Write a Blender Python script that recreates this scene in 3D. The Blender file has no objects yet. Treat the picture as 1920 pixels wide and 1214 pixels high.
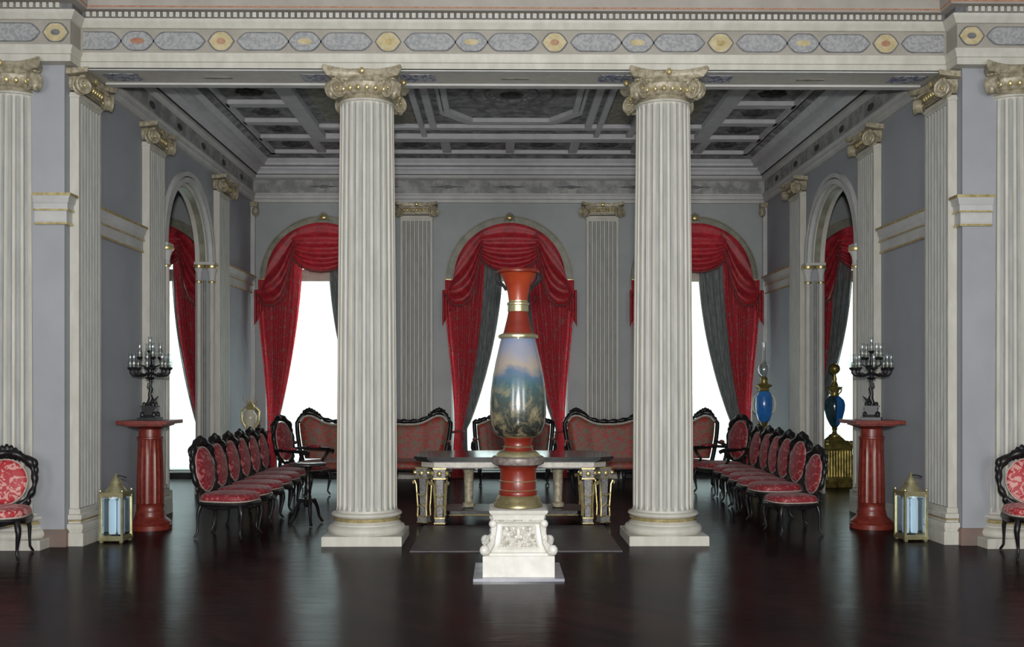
import bpy, math, random
from mathutils import Vector, Matrix
PI = math.pi
random.seed(7)
SC = bpy.context.scene
COL = SC.collection

# ------------------------------------------------------------------ camera, world, lights, exposure
cam_d = bpy.data.cameras.new('camera')
cam = bpy.data.objects.new('camera', cam_d); COL.objects.link(cam)
cam.location = (-0.14, -10.0, 1.56)
cam.rotation_euler = (math.radians(90), 0, math.radians(-0.62))
cam_d.sensor_width = 36.0
cam_d.lens = 36.0 * 1850 / 1920
cam_d.shift_y = 118 / 1920
cam_d.clip_end = 200
SC.camera = cam
SC.view_settings.view_transform = 'Standard'
SC.view_settings.look = 'None'
SC.view_settings.gamma = 1
SC.view_settings.exposure = 0.85
SC.view_settings.use_curve_mapping = False
SC.cycles.use_denoising = True
SC.cycles.max_bounces = 8
SC.cycles.diffuse_bounces = 5
SC.cycles.glossy_bounces = 4
SC.cycles.transmission_bounces = 5
SC.cycles.transparent_max_bounces = 12
SC.cycles.caustics_reflective = False
SC.cycles.caustics_refractive = False
SC.cycles.sample_clamp_indirect = 6

W = bpy.data.worlds.new('sky'); SC.world = W; W.use_nodes = True
W.node_tree.nodes['Background'].inputs[0].default_value = (0.86, 0.93, 1.0, 1)
W.node_tree.nodes['Background'].inputs[1].default_value = 0.75

def area(name, loc, rot, sx, sy, power, color=(1, 1, 1), spread=180):
    d = bpy.data.lights.new(name, 'AREA'); d.shape = 'RECTANGLE'; d.size = sx; d.size_y = sy
    d.energy = power; d.color = color; d.spread = math.radians(spread)
    o = bpy.data.objects.new(name, d); COL.objects.link(o); o.location = loc; o.rotation_euler = rot
    return o
BACK = 6.8            # y of the back wall
SIDE = 4.38           # x of the side walls
PITCH = 3.15          # spacing of the back windows
WX = {-2: -6.02, -1: -3.15, 0: 0.0, 1: 3.15, 2: 6.03}
for wx in (-2, -1, 0, 1, 2):   # daylight falling on the blinds from outside
    area('window_daylight', (WX[wx], BACK + 1.25, 2.3), (math.radians(-90), 0, 0), 1.9, 4.2, 118, (0.98, 1.0, 1.0))
for wx in (-5.0, 0.0, 5.0):        # added frontal fill behind the camera, lighting the hall as unseen windows would
    area('hall_fill', (wx, -14.5, 2.6), (math.radians(96), 0, 0), 2.0, 4.0, 110, (1.0, 0.97, 0.93))
area('camera_flash', (-0.14, -10.15, 1.90), (math.radians(92), 0, 0), 0.22, 0.16, 330, (1.0, 0.985, 0.96))   # the photographer's flash

# ------------------------------------------------------------------ materials
def newmat(name):
    m = bpy.data.materials.new(name); m.use_nodes = True
    return m, m.node_tree.nodes, m.node_tree.links, m.node_tree.nodes['Principled BSDF']
def setp(b, color=None, rough=None, metal=None, spec=None, coat=None):
    if color is not None: b.inputs['Base Color'].default_value = (*color, 1)
    if rough is not None: b.inputs['Roughness'].default_value = rough
    if metal is not None: b.inputs['Metallic'].default_value = metal
    if spec is not None: b.inputs['Specular IOR Level'].default_value = spec
    if coat is not None: b.inputs['Coat Weight'].default_value = coat; b.inputs['Coat Roughness'].default_value = 0.08
def coords(n, l, scale=(1, 1, 1), kind='Object'):
    tc = n.new('ShaderNodeTexCoord'); mp = n.new('ShaderNodeMapping')
    mp.inputs['Scale'].default_value = scale
    l.new(tc.outputs[kind], mp.inputs[0]); return mp.outputs[0]
def noise(n, l, vec, scale, detail=3, rough=0.5, dist=0.0):
    t = n.new('ShaderNodeTexNoise'); t.inputs['Scale'].default_value = scale
    t.inputs['Detail'].default_value = detail; t.inputs['Roughness'].default_value = rough
    t.inputs['Distortion'].default_value = dist
    l.new(vec, t.inputs['Vector']); return t.outputs['Fac']
def ramp(n, l, fac, stops, interp='LINEAR'):
    r = n.new('ShaderNodeValToRGB'); r.color_ramp.interpolation = interp
    e = r.color_ramp.elements
    while len(e) < len(stops): e.new(0.5)
    for k, (p, c) in enumerate(stops):
        e[k].position = p; e[k].color = (*c, 1)
    l.new(fac, r.inputs[0]); return r.outputs[0]
def bump(n, l, b, h, strength=0.2, dist=0.01):
    bp = n.new('ShaderNodeBump'); bp.inputs['Strength'].default_value = strength
    bp.inputs['Distance'].default_value = dist
    l.new(h, bp.inputs['Height']); l.new(bp.outputs[0], b.inputs['Normal'])
def varied(name, c1, c2, scale=6, rough=0.6, metal=0.0, bumps=0.0, lo=0.35, hi=0.65, detail=4, stretch=(1, 1, 1), spec=0.5, dist=0.0, coat=None):
    m, n, l, b = newmat(name)
    setp(b, c1, rough, metal, spec, coat)
    v = coords(n, l, stretch)
    f = noise(n, l, v, scale, detail, 0.6, dist)
    l.new(ramp(n, l, f, [(lo, c1), (hi, c2)]), b.inputs['Base Color'])
    if bumps: bump(n, l, b, f, bumps)
    return m
def mul(c, k): return tuple(x * k for x in c)

M = {}
M['cream'] = varied('cream_stucco', (0.455, 0.44, 0.38), (0.54, 0.525, 0.465), 3, 0.55, stretch=(3, 3, 1))
M['fillet'] = M['cream']
M['groove'] = varied('grey_flute', (0.275, 0.285, 0.275), (0.35, 0.355, 0.335), 5, 0.6, stretch=(3, 3, .6))  # darker grey for the flute hollows than the fillets
M['plaster'] = varied('blue_grey_plaster', (0.295, 0.31, 0.34), (0.325, 0.34, 0.365), 1.5, 0.75)
M['plaster_back'] = varied('grey_green_plaster', (0.30, 0.32, 0.325), (0.34, 0.36, 0.36), 1.5, 0.7)
M['plaster_light'] = varied('pale_grey_plaster', (0.30, 0.31, 0.335), (0.335, 0.345, 0.365), 1.5, 0.7)
M['trimgrey'] = varied('grey_trim_paint', (0.44, 0.44, 0.43), (0.52, 0.52, 0.50), 4, 0.6)
M['olive'] = varied('olive_grey_archivolt_paint', (0.17, 0.17, 0.125), (0.27, 0.265, 0.21), 6, 0.5)
M['gold'] = varied('gilding', (0.46, 0.36, 0.15), (0.74, 0.62, 0.32), 14, 0.33, 0.7, 0.3)
M['antique'] = varied('worn_gilt_stucco', (0.22, 0.19, 0.12), (0.44, 0.395, 0.29), 22, 0.45, 0.1, 0.5)
M['brass'] = varied('polished_brass', (0.45, 0.40, 0.20), (0.62, 0.58, 0.36), 9, 0.28, 0.8)
M['agedbrass'] = varied('aged_brass', (0.20, 0.16, 0.07), (0.34, 0.29, 0.15), 9, 0.32, 0.7)
M['darkbrass'] = varied('dark_gilt_bronze', (0.10, 0.08, 0.02), (0.42, 0.33, 0.09), 9, 0.35, 0.6, 0.4)
M['bronze'] = varied('black_bronze', (0.006, 0.006, 0.008), (0.018, 0.018, 0.020), 12, 0.4, 0.2)
M['blackwood'] = varied('black_carved_wood', (0.004, 0.0035, 0.004), (0.013, 0.011, 0.011), 20, 0.35, 0, 0.3, spec=0.35)
M['redmarble'] = varied('red_porphyry', (0.12, 0.014, 0.009), (0.20, 0.034, 0.022), 18, 0.35, 0, 0, spec=0.5, detail=8)
M['redlac'] = varied('red_lacquer', (0.13, 0.012, 0.006), (0.19, 0.021, 0.009), 7, 0.35, spec=0.4, coat=0.15)
M['orangelac'] = varied('orange_red_lacquer', (0.24, 0.028, 0.010), (0.30, 0.045, 0.016), 7, 0.35, spec=0.4, coat=0.15)
M['whitestone'] = varied('white_carved_marble', (0.56, 0.545, 0.49), (0.66, 0.65, 0.60), 9, 0.4)
M['stonedirt'] = varied('weathered_relief_marble', (0.22, 0.20, 0.16), (0.56, 0.54, 0.48), 40, 0.6, 0, 0.3)
M['greystone'] = varied('grey_polished_stone', (0.22, 0.22, 0.26), (0.30, 0.30, 0.34), 8, 0.18)
M['lining'] = varied('grey_green_lining', (0.075, 0.09, 0.09), (0.16, 0.18, 0.175), 10, 0.8, stretch=(4, 4, .6))
M['liningtrim'] = varied('silver_gimp_trim', (0.30, 0.30, 0.27), (0.46, 0.45, 0.40), 40, 0.7)
M['tabletop'] = varied('black_glossy_tabletop', (0.018, 0.018, 0.017), (0.04, 0.04, 0.038), 6, 0.13)
M['tablefrieze'] = varied('pale_stone_frieze', (0.42, 0.39, 0.33), (0.58, 0.55, 0.48), 20, 0.4)
M['mosaic'] = varied('grey_inlay', (0.12, 0.12, 0.13), (0.34, 0.33, 0.31), 60, 0.35)
M['mosaicband'] = varied('grey_brown_metal_band', (0.15, 0.12, 0.11), (0.28, 0.25, 0.23), 25, 0.35, 0.3)
M['bluevase'] = varied('cobalt_blue_glaze', (0.02, 0.13, 0.42), (0.04, 0.22, 0.60), 3, 0.1, spec=0.7, coat=0.6)
M['darkblue'] = varied('dark_teal_enamel', (0.012, 0.03, 0.045), (0.03, 0.07, 0.085), 5, 0.15, spec=0.6, coat=0.5)
M['creamvase'] = varied('cream_porcelain', (0.50, 0.45, 0.34), (0.66, 0.61, 0.50), 6, 0.25)
M['baseboard'] = varied('brown_skirting', (0.15, 0.12, 0.105), (0.20, 0.125, 0.095), 5, 0.5)
M['mat'] = varied('grey_purple_mat', (0.04, 0.03, 0.037), (0.075, 0.06, 0.068), 12, 0.5)
M['ceilpaint'] = varied('dark_painted_coffer', (0.13, 0.13, 0.138), (0.32, 0.32, 0.335), 7, 0.8, lo=0.4, hi=0.62, detail=8)
M['ceilrose'] = varied('dark_rosette', (0.025, 0.028, 0.03), (0.09, 0.09, 0.09), 14, 0.8)
M['ceilolive'] = varied('olive_painted_panel', (0.17, 0.165, 0.135), (0.33, 0.32, 0.27), 9, 0.8, detail=8)
M['ceilrib'] = varied('grey_ceiling_moulding', (0.50, 0.505, 0.53), (0.58, 0.58, 0.60), 5, 0.7)
M['fasciabeige'] = varied('beige_top_fascia', (0.30, 0.275, 0.24), (0.36, 0.335, 0.30), 3, 0.65)
M['friezepaint'] = varied('painted_frieze', (0.22, 0.225, 0.225), (0.37, 0.37, 0.355), 5, 0.7, detail=9, lo=0.42, hi=0.58)
M['beige'] = varied('beige_frieze_ground', (0.29, 0.27, 0.23), (0.345, 0.325, 0.28), 5, 0.65)
M['outline'] = varied('dark_grey_line_paint', (0.10, 0.10, 0.11), (0.17, 0.17, 0.17), 12, 0.7)
M['cartouche'] = varied('blue_grey_scrollwork', (0.24, 0.25, 0.26), (0.34, 0.345, 0.34), 34, 0.7, detail=6, lo=0.42, hi=0.56)
M['ochre'] = varied('ochre_paint', (0.40, 0.33, 0.17), (0.52, 0.45, 0.28), 14, 0.7)
M['rust'] = varied('rust_red_paint', (0.30, 0.13, 0.08), (0.40, 0.24, 0.15), 16, 0.7)
M['soffitblue'] = varied('blue_scroll_on_soffit', (0.10, 0.12, 0.22), (0.42, 0.42, 0.44), 26, 0.7, lo=0.45, hi=0.52)
M['blackgap'] = varied('shadow_groove_paint', (0.02, 0.02, 0.02), (0.04, 0.04, 0.04), 5, 0.8)
M['winframe'] = varied('white_window_frame', (0.45, 0.47, 0.44), (0.52, 0.53, 0.50), 4, 0.5)

def fabric(name, a, b_, light, scale=16, thr=0.54, rough=0.55, sheen=0.08, trans=0):
    m, n, l, b = newmat(name); setp(b, a, rough)
    v = coords(n, l)
    f1 = noise(n, l, v, scale, 2, 0.5, 1.2); f2 = noise(n, l, v, scale * 3, 3)
    base = ramp(n, l, f2, [(0.35, a), (0.65, b_)])
    msk = ramp(n, l, f1, [(thr, (0, 0, 0)), (thr + 0.03, (1, 1, 1))])
    mx = n.new('ShaderNodeMix'); mx.data_type = 'RGBA'
    l.new(msk, mx.inputs[0]); l.new(base, mx.inputs[6]); mx.inputs[7].default_value = (*light, 1)
    l.new(mx.outputs[2], b.inputs['Base Color'])
    b.inputs['Sheen Weight'].default_value = sheen
    bump(n, l, b, f2, 0.2, 0.003)
    if trans:
        tr = n.new('ShaderNodeBsdfTranslucent'); l.new(mx.outputs[2], tr.inputs[0])
        ms = n.new('ShaderNodeMixShader'); ms.inputs[0].default_value = trans
        l.new(b.outputs[0], ms.inputs[1]); l.new(tr.outputs[0], ms.inputs[2]); l.new(ms.outputs[0], n['Material Output'].inputs[0])
    return m
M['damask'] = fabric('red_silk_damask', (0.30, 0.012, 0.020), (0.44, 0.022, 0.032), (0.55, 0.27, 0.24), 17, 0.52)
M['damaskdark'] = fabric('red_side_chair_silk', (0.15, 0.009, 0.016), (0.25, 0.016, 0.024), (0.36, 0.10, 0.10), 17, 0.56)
M['tapestry'] = fabric('red_and_green_tapestry', (0.21, 0.014, 0.010), (0.32, 0.035, 0.020), (0.13, 0.09, 0.055), 17, 0.49)
M['curtain'] = fabric('red_curtain_brocade', (0.55, 0.032, 0.055), (0.72, 0.06, 0.08), (0.46, 0.16, 0.15), 15, 0.58, 0.6, trans=0.5)
M['swag'] = fabric('deep_red_swag_silk', (0.24, 0.008, 0.016), (0.42, 0.016, 0.024), (0.34, 0.02, 0.03), 5, 0.6, 0.5, trans=0.15)
M['fringe'] = varied('dark_red_fringe', (0.10, 0.015, 0.018), (0.22, 0.05, 0.05), 50, 0.8)
M['gimp'] = varied('beige_gimp', (0.34, 0.28, 0.24), (0.48, 0.42, 0.36), 50, 0.7)

def floor_mat():
    m, n, l, b = newmat('dark_polished_parquet')
    tc = n.new('ShaderNodeTexCoord')
    br = n.new('ShaderNodeTexBrick'); mp = n.new('ShaderNodeMapping')
    mp.inputs['Rotation'].default_value = (0, 0, math.radians(45))
    l.new(tc.outputs['Object'], mp.inputs[0]); l.new(mp.outputs[0], br.inputs['Vector'])
    br.inputs['Scale'].default_value = 1.0
    br.inputs['Brick Width'].default_value = 0.9; br.inputs['Row Height'].default_value = 0.11
    br.inputs['Mortar Size'].default_value = 0.002
    br.inputs['Color1'].default_value = (0.0075, 0.0035, 0.0032, 1)
    br.inputs['Color2'].default_value = (0.0170, 0.0068, 0.0055, 1)
    br.inputs['Mortar'].default_value = (0.006, 0.003, 0.003, 1)
    f = noise(n, l, tc.outputs['Object'], 1.3, 5)
    col = ramp(n, l, f, [(0.3, (0.75, 0.75, 0.8)), (0.7, (1.35, 1.1, 1.1))])
    mx = n.new('ShaderNodeMix'); mx.data_type = 'RGBA'; mx.blend_type = 'MULTIPLY'
    mx.inputs[0].default_value = 1
    l.new(br.outputs['Color'], mx.inputs[6]); l.new(col, mx.inputs[7])
    l.new(mx.outputs[2], b.inputs['Base Color'])
    rr = ramp(n, l, noise(n, l, tc.outputs['Object'], 2.2, 6), [(0.3, (0.19,) * 3), (0.7, (0.25,) * 3)])
    l.new(rr, b.inputs['Roughness'])
    b.inputs['Specular IOR Level'].default_value = 0.22
    mp2 = n.new('ShaderNodeMapping'); mp2.inputs['Scale'].default_value = (0.9, 3.2, 1); mp2.inputs['Rotation'].default_value = (0, 0, 0.25)
    l.new(tc.outputs['Object'], mp2.inputs[0])
    h1 = noise(n, l, mp2.outputs[0], 2.4, 5, 0.6, 0.6)
    hm = n.new('ShaderNodeMath'); hm.operation = 'MULTIPLY_ADD'; hm.inputs[1].default_value = -0.12
    l.new(br.outputs['Fac'], hm.inputs[0]); l.new(h1, hm.inputs[2])
    bump(n, l, b, hm.outputs[0], 0.30, 0.012)
    # worn wax: a weak clear reflection over dark oiled wood
    b.inputs['Specular IOR Level'].default_value = 0.0
    g = n.new('ShaderNodeBsdfGlossy'); g.inputs['Color'].default_value = (0.95, 0.97, 1, 1)
    l.new(rr, g.inputs['Roughness']); l.new(b.inputs['Normal'].links[0].from_socket, g.inputs['Normal'])
    fr = n.new('ShaderNodeFresnel'); fr.inputs['IOR'].default_value = 1.35
    sc = n.new('ShaderNodeMath'); sc.operation = 'MULTIPLY'; sc.inputs[1].default_value = 0.38
    l.new(fr.outputs[0], sc.inputs[0])
    ms = n.new('ShaderNodeMixShader'); l.new(sc.outputs[0], ms.inputs[0]); l.new(b.outputs[0], ms.inputs[1]); l.new(g.outputs[0], ms.inputs[2])
    l.new(ms.outputs[0], n['Material Output'].inputs[0])
    return m
M['floor'] = floor_mat()

def glass(name, tint=(0.9, 0.95, 0.95), refl=0.12, rough=0.05):
    m, n, l, b = newmat(name); n.remove(b)
    t = n.new('ShaderNodeBsdfTransparent'); t.inputs[0].default_value = (*tint, 1)
    g = n.new('ShaderNodeBsdfGlossy'); g.inputs['Roughness'].default_value = rough
    lw = n.new('ShaderNodeLayerWeight'); lw.inputs[0].default_value = 0.25
    add = n.new('ShaderNodeMath'); add.operation = 'ADD'; add.use_clamp = True; add.inputs[1].default_value = refl
    ms = n.new('ShaderNodeMixShader')
    l.new(lw.outputs['Facing'], add.inputs[0]); l.new(add.outputs[0], ms.inputs[0])
    l.new(t.outputs[0], ms.inputs[1]); l.new(g.outputs[0], ms.inputs[2])
    l.new(ms.outputs[0], n['Material Output'].inputs[0])
    return m
M['glass'] = glass('clear_glass', refl=0.22)
M['pane'] = glass('window_glass', (0.93, 0.97, 0.95), 0.02)

def blind_mat():
    m, n, l, b = newmat('white_translucent_blind'); n.remove(b)
    d = n.new('ShaderNodeBsdfDiffuse'); t = n.new('ShaderNodeBsdfTranslucent')
    v = coords(n, l, (1, 1, 1)); f = noise(n, l, v, 2.0, 3)
    c = ramp(n, l, f, [(0.3, (0.88, 0.93, 0.93)), (0.7, (0.95, 0.99, 0.98))])
    d.inputs[0].default_value = (0.8, 0.85, 0.84, 1); l.new(c, t.inputs[0])
    ms = n.new('ShaderNodeMixShader'); ms.inputs[0].default_value = 0.75
    l.new(d.outputs[0], ms.inputs[1]); l.new(t.outputs[0], ms.inputs[2])
    l.new(ms.outputs[0], n['Material Output'].inputs[0])
    return m
M['blind'] = blind_mat()

def vase_mat():
    m, n, l, b = newmat('painted_porcelain_scene'); setp(b, (0.3, 0.35, 0.4), 0.16, 0, 0.6, 0.5)
    tc = n.new('ShaderNodeTexCoord'); sp = n.new('ShaderNodeSeparateXYZ')
    l.new(tc.outputs['Object'], sp.inputs[0])
    f = noise(n, l, tc.outputs['Object'], 7, 6)
    s = n.new('ShaderNodeMath'); s.operation = 'MULTIPLY_ADD'; s.inputs[1].default_value = 0.20
    l.new(f, s.inputs[0]); l.new(sp.outputs['Z'], s.inputs[2])
    mr = n.new('ShaderNodeMapRange'); mr.inputs['From Min'].default_value = 1.16 + .1; mr.inputs['From Max'].default_value = 1.96 + .1
    l.new(s.outputs[0], mr.inputs['Value'])
    sky = ramp(n, l, mr.outputs[0], [(0.0, (0.020, 0.020, 0.018)), (0.16, (0.035, 0.04, 0.034)), (0.34, (0.05, 0.065, 0.055)),
                                      (0.50, (0.045, 0.11, 0.12)), (0.62, (0.09, 0.14, 0.21)), (0.70, (0.32, 0.27, 0.22)), (0.84, (0.25, 0.25, 0.29)), (1.0, (0.17, 0.21, 0.33))])
    blot = noise(n, l, tc.outputs['Object'], 9, 8, 0.7, 0.8)
    msk = ramp(n, l, blot, [(0.48, (0, 0, 0)), (0.70, (1, 1, 1))])
    low = ramp(n, l, mr.outputs[0], [(0.44, (1, 1, 1)), (0.56, (0, 0, 0))])
    mm = n.new('ShaderNodeMath'); mm.operation = 'MULTIPLY'; l.new(msk, mm.inputs[0]); l.new(low, mm.inputs[1])
    mx = n.new('ShaderNodeMix'); mx.data_type = 'RGBA'
    l.new(mm.outputs[0], mx.inputs[0]); l.new(sky, mx.inputs[6]); mx.inputs[7].default_value = (0.30, 0.25, 0.14, 1)
    l.new(mx.outputs[2], b.inputs['Base Color'])
    return m
M['painted'] = vase_mat()

def glow(name, color, strength):
    m, n, l, b = newmat(name); setp(b, color, 0.4)
    b.inputs['Emission Color'].default_value = (*color, 1); b.inputs['Emission Strength'].default_value = strength
    return m
M['lamp'] = glow('glowing_reflection_tube', (0.42, 0.52, 0.62), 0.75)  # emissive stand-in for the pale reflections in the lantern panes

# ------------------------------------------------------------------ mesh helpers
class MB:
    def __init__(s): s.v = []; s.f = []; s.m = []; s.mats = []; s.mi = 0
    def mat(s, name):
        if name not in s.mats: s.mats.append(name)
        s.mi = s.mats.index(name); return s
    def add(s, vs, fs, T=None):
        o = len(s.v)
        if T is not None: vs = [T @ Vector(p) for p in vs]
        s.v.extend([tuple(p) for p in vs]); s.f.extend([[i + o for i in f] for f in fs]); s.m.extend([s.mi] * len(fs)); return s
    def box(s, c, d, T=None, top=None):
        x, y, z = c; a, b, h = d[0] / 2, d[1] / 2, d[2] / 2
        k = top or (1, 1)
        vs = [(x-a, y-b, z-h), (x+a, y-b, z-h), (x+a, y+b, z-h), (x-a, y+b, z-h),
              (x-a*k[0], y-b*k[1], z+h), (x+a*k[0], y-b*k[1], z+h), (x+a*k[0], y+b*k[1], z+h), (x-a*k[0], y+b*k[1], z+h)]
        return s.add(vs, [(0, 3, 2, 1), (4, 5, 6, 7), (0, 1, 5, 4), (1, 2, 6, 5), (2, 3, 7, 6), (3, 0, 4, 7)], T)
    def bb(s, x0, x1, y0, y1, z0, z1, T=None):
        return s.box(((x0+x1)/2, (y0+y1)/2, (z0+z1)/2), (x1-x0, y1-y0, z1-z0), T)
    def lathe(s, prof, n=32, c=(0, 0), mod=None, a0=0.0, a1=2*PI, T=None, cap=True):
        full = abs(a1 - a0 - 2*PI) < 1e-6
        k = n if full else n + 1
        vs = []
        for (r, z) in prof:
            for i in range(k):
                a = a0 + (a1 - a0) * i / n
                rr = r * (mod(a, z) if mod else 1)
                vs.append((c[0] + rr * math.cos(a), c[1] + rr * math.sin(a), z))
        fs = []
        for j in range(len(prof) - 1):
            for i in range(n):
                i2 = (i + 1) % k
                fs.append((j*k + i, j*k + i2, (j+1)*k + i2, (j+1)*k + i))
        if cap:
            fs.append(tuple(range(k))[::-1]); fs.append(tuple((len(prof)-1)*k + i for i in range(k)))
        return s.add(vs, fs, T)
    def tube(s, pts, rad, n=8, closed=False, T=None):
        pts = [Vector(p) for p in pts]; N = len(pts)
        if not hasattr(rad, '__len__'): rad = [rad] * N
        vs = []; up = Vector((0, 0, 1)); prev = None
        for i, p in enumerate(pts):
            if closed: t = pts[(i+1) % N] - pts[i-1]
            else: t = pts[min(i+1, N-1)] - pts[max(i-1, 0)]
            t.normalize()
            if prev is None:
                ref = up if abs(t.z) < 0.9 else Vector((1, 0, 0))
                a = t.cross(ref).normalized()
            else:
                a = (prev - t * prev.dot(t)).normalized()
            prev = a; b = t.cross(a)
            for k in range(n):
                q = 2*PI*k/n
                vs.append(p + (a*math.cos(q) + b*math.sin(q)) * rad[i])
        fs = []
        for i in range(N if closed else N-1):
            j = (i+1) % N
            for k in range(n):
                k2 = (k+1) % n
                fs.append((i*n+k, i*n+k2, j*n+k2, j*n+k))
        if not closed:
            fs.append(tuple(range(n))[::-1]); fs.append(tuple((N-1)*n+k for k in range(n)))
        return s.add(vs, fs, T)
    def ball(s, c, r, n=10, m=6, T=None):
        rx, ry, rz = r if hasattr(r, '__len__') else (r, r, r)
        vs = [(c[0], c[1], c[2]-rz)]
        for j in range(1, m):
            t = -PI/2 + PI*j/m
            for i in range(n):
                a = 2*PI*i/n
                vs.append((c[0]+rx*math.cos(t)*math.cos(a), c[1]+ry*math.cos(t)*math.sin(a), c[2]+rz*math.sin(t)))
        vs.append((c[0], c[1], c[2]+rz)); L = len(vs)-1
        fs = [(0, 1+(i+1) % n, 1+i) for i in range(n)]
        for j in range(m-2):
            for i in range(n):
                i2 = (i+1) % n
                fs.append((1+j*n+i, 1+j*n+i2, 1+(j+1)*n+i2, 1+(j+1)*n+i))
        fs += [(1+(m-2)*n+i, 1+(m-2)*n+(i+1) % n, L) for i in range(n)]
        return s.add(vs, fs, T)
    def grid(s, fn, nu, nv, T=None, closed_u=False):
        vs = [fn(i/nu, j/nv) for j in range(nv+1) for i in range(nu+1)]
        fs = [(j*(nu+1)+i, j*(nu+1)+i+1, (j+1)*(nu+1)+i+1, (j+1)*(nu+1)+i) for j in range(nv) for i in range(nu)]
        return s.add(vs, fs, T)
    def prism(s, poly, y0, y1, T=None):      # polygon given in (x,z), extruded along y
        n = len(poly)
        vs = [(x, y0, z) for x, z in poly] + [(x, y1, z) for x, z in poly]
        fs = [tuple(range(n)), tuple(range(2*n-1, n-1, -1))] + [(i, n+i, n+(i+1) % n, (i+1) % n) for i in range(n)]
        return s.add(vs, fs, T)
    def sweep(s, path, prof, cap=True, T=None, z_path=None):
        # path: plan points (x,y); prof: (offset to the left of travel, z)
        P = [Vector((p[0], p[1])) for p in path]; N = len(P); vs = []; K = len(prof)
        for i, p in enumerate(P):
            d1 = (P[i]-P[i-1]).normalized() if i else None
            d2 = (P[i+1]-P[i]).normalized() if i < N-1 else None
            if d1 is None: d1 = d2
            if d2 is None: d2 = d1
            n1 = Vector((-d1.y, d1.x)); n2 = Vector((-d2.y, d2.x))
            mv = (n1+n2); mv = mv / max(1e-6, mv.dot(n1))
            for (o, z) in prof: vs.append((p.x+mv.x*o, p.y+mv.y*o, z))
        fs = [(i*K+j, (i+1)*K+j, (i+1)*K+j+1, i*K+j+1) for i in range(N-1) for j in range(K-1)]
        if cap: fs += [tuple(range(K)), tuple((N-1)*K+j for j in range(K))[::-1]]
        return s.add(vs, fs, T)
    def build(s, name, parent=None, sharp=40, loc=None, rot=None, recalc=True):
        me = bpy.data.meshes.new(name); me.from_pydata(s.v, [], s.f); me.update()
        for mn in (s.mats or ['cream']): me.materials.append(M[mn])
        if s.m: me.polygons.foreach_set('material_index', s.m)
        import bmesh
        bm = bmesh.new(); bm.from_mesh(me)
        if recalc: bmesh.ops.recalc_face_normals(bm, faces=bm.faces)
        ang = math.radians(sharp)
        for f in bm.faces: f.smooth = True
        for e in bm.edges:
            if len(e.link_faces) == 2 and e.calc_face_angle(0) > ang: e.smooth = False
        bm.to_mesh(me); bm.free()
        o = bpy.data.objects.new(name, me); COL.objects.link(o)
        if parent is not None: o.parent = parent
        if loc: o.location = loc
        if rot: o.rotation_euler = rot
        return o

def tag(o, label=None, cat=None, group=None, kind=None):
    if label: o['label'] = label
    if cat: o['category'] = cat
    if group: o['group'] = group
    if kind: o['kind'] = kind
    return o
def empty(name, loc=(0, 0, 0), rz=0.0, label=None, cat=None, group=None):
    o = bpy.data.objects.new(name, None); COL.objects.link(o)
    o.empty_display_size = 0.1; o.location = loc; o.rotation_euler = (0, 0, rz)
    return tag(o, label, cat, group)
def kids(o): return [c for c in COL.objects if c.parent == o]
def copy_tree(o, parent=None):
    c = o.copy(); COL.objects.link(c)
    if parent is not None: c.parent = parent
    for ch in kids(o): copy_tree(ch, c)
    return c
def struct(o): o['kind'] = 'structure'; return o
def Tz(x, y, z, rz=0, sc=1): return Matrix.Translation((x, y, z)) @ Matrix.Rotation(rz, 4, 'Z') @ Matrix.Diagonal((sc, sc, sc, 1))

# ------------------------------------------------------------------ room shell
H = 4.68              # underside of beam and entablatures
CZ = 5.46             # ceiling panels of the inner room
b = MB().mat('floor'); b.bb(-9, 9, -16, 7.6, -0.12, 0); struct(b.build('floor'))

def wall_arches(u0, u1, z0, z1, arches, t, T, mat, name, seg=24, reveal=None):
    """wall in local (u, depth, z); front face at depth 0, back face at depth t; arches: (centre, half width, spring z, bottom z)"""
    b = MB().mat(mat)
    xs = [u0]
    for (c, hw, sp, bt) in arches:
        xs += [c-hw, c+hw]
    xs.append(u1)
    for k in range(0, len(xs), 2):
        b.bb(xs[k], xs[k+1], 0, t, z0, z1, T)
    for (c, hw, sp, bt) in arches:
        if bt > z0: b.bb(c-hw, c+hw, 0, t, z0, bt, T)
        for i in range(seg):
            a0 = PI - PI*i/seg; a1 = PI - PI*(i+1)/seg
            p0 = (c+hw*math.cos(a0), sp+hw*math.sin(a0)); p1 = (c+hw*math.cos(a1), sp+hw*math.sin(a1))
            b.prism([p0, p1, (p1[0], z1), (p0[0], z1)], 0, t, T)
    return b.build(name)

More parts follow.
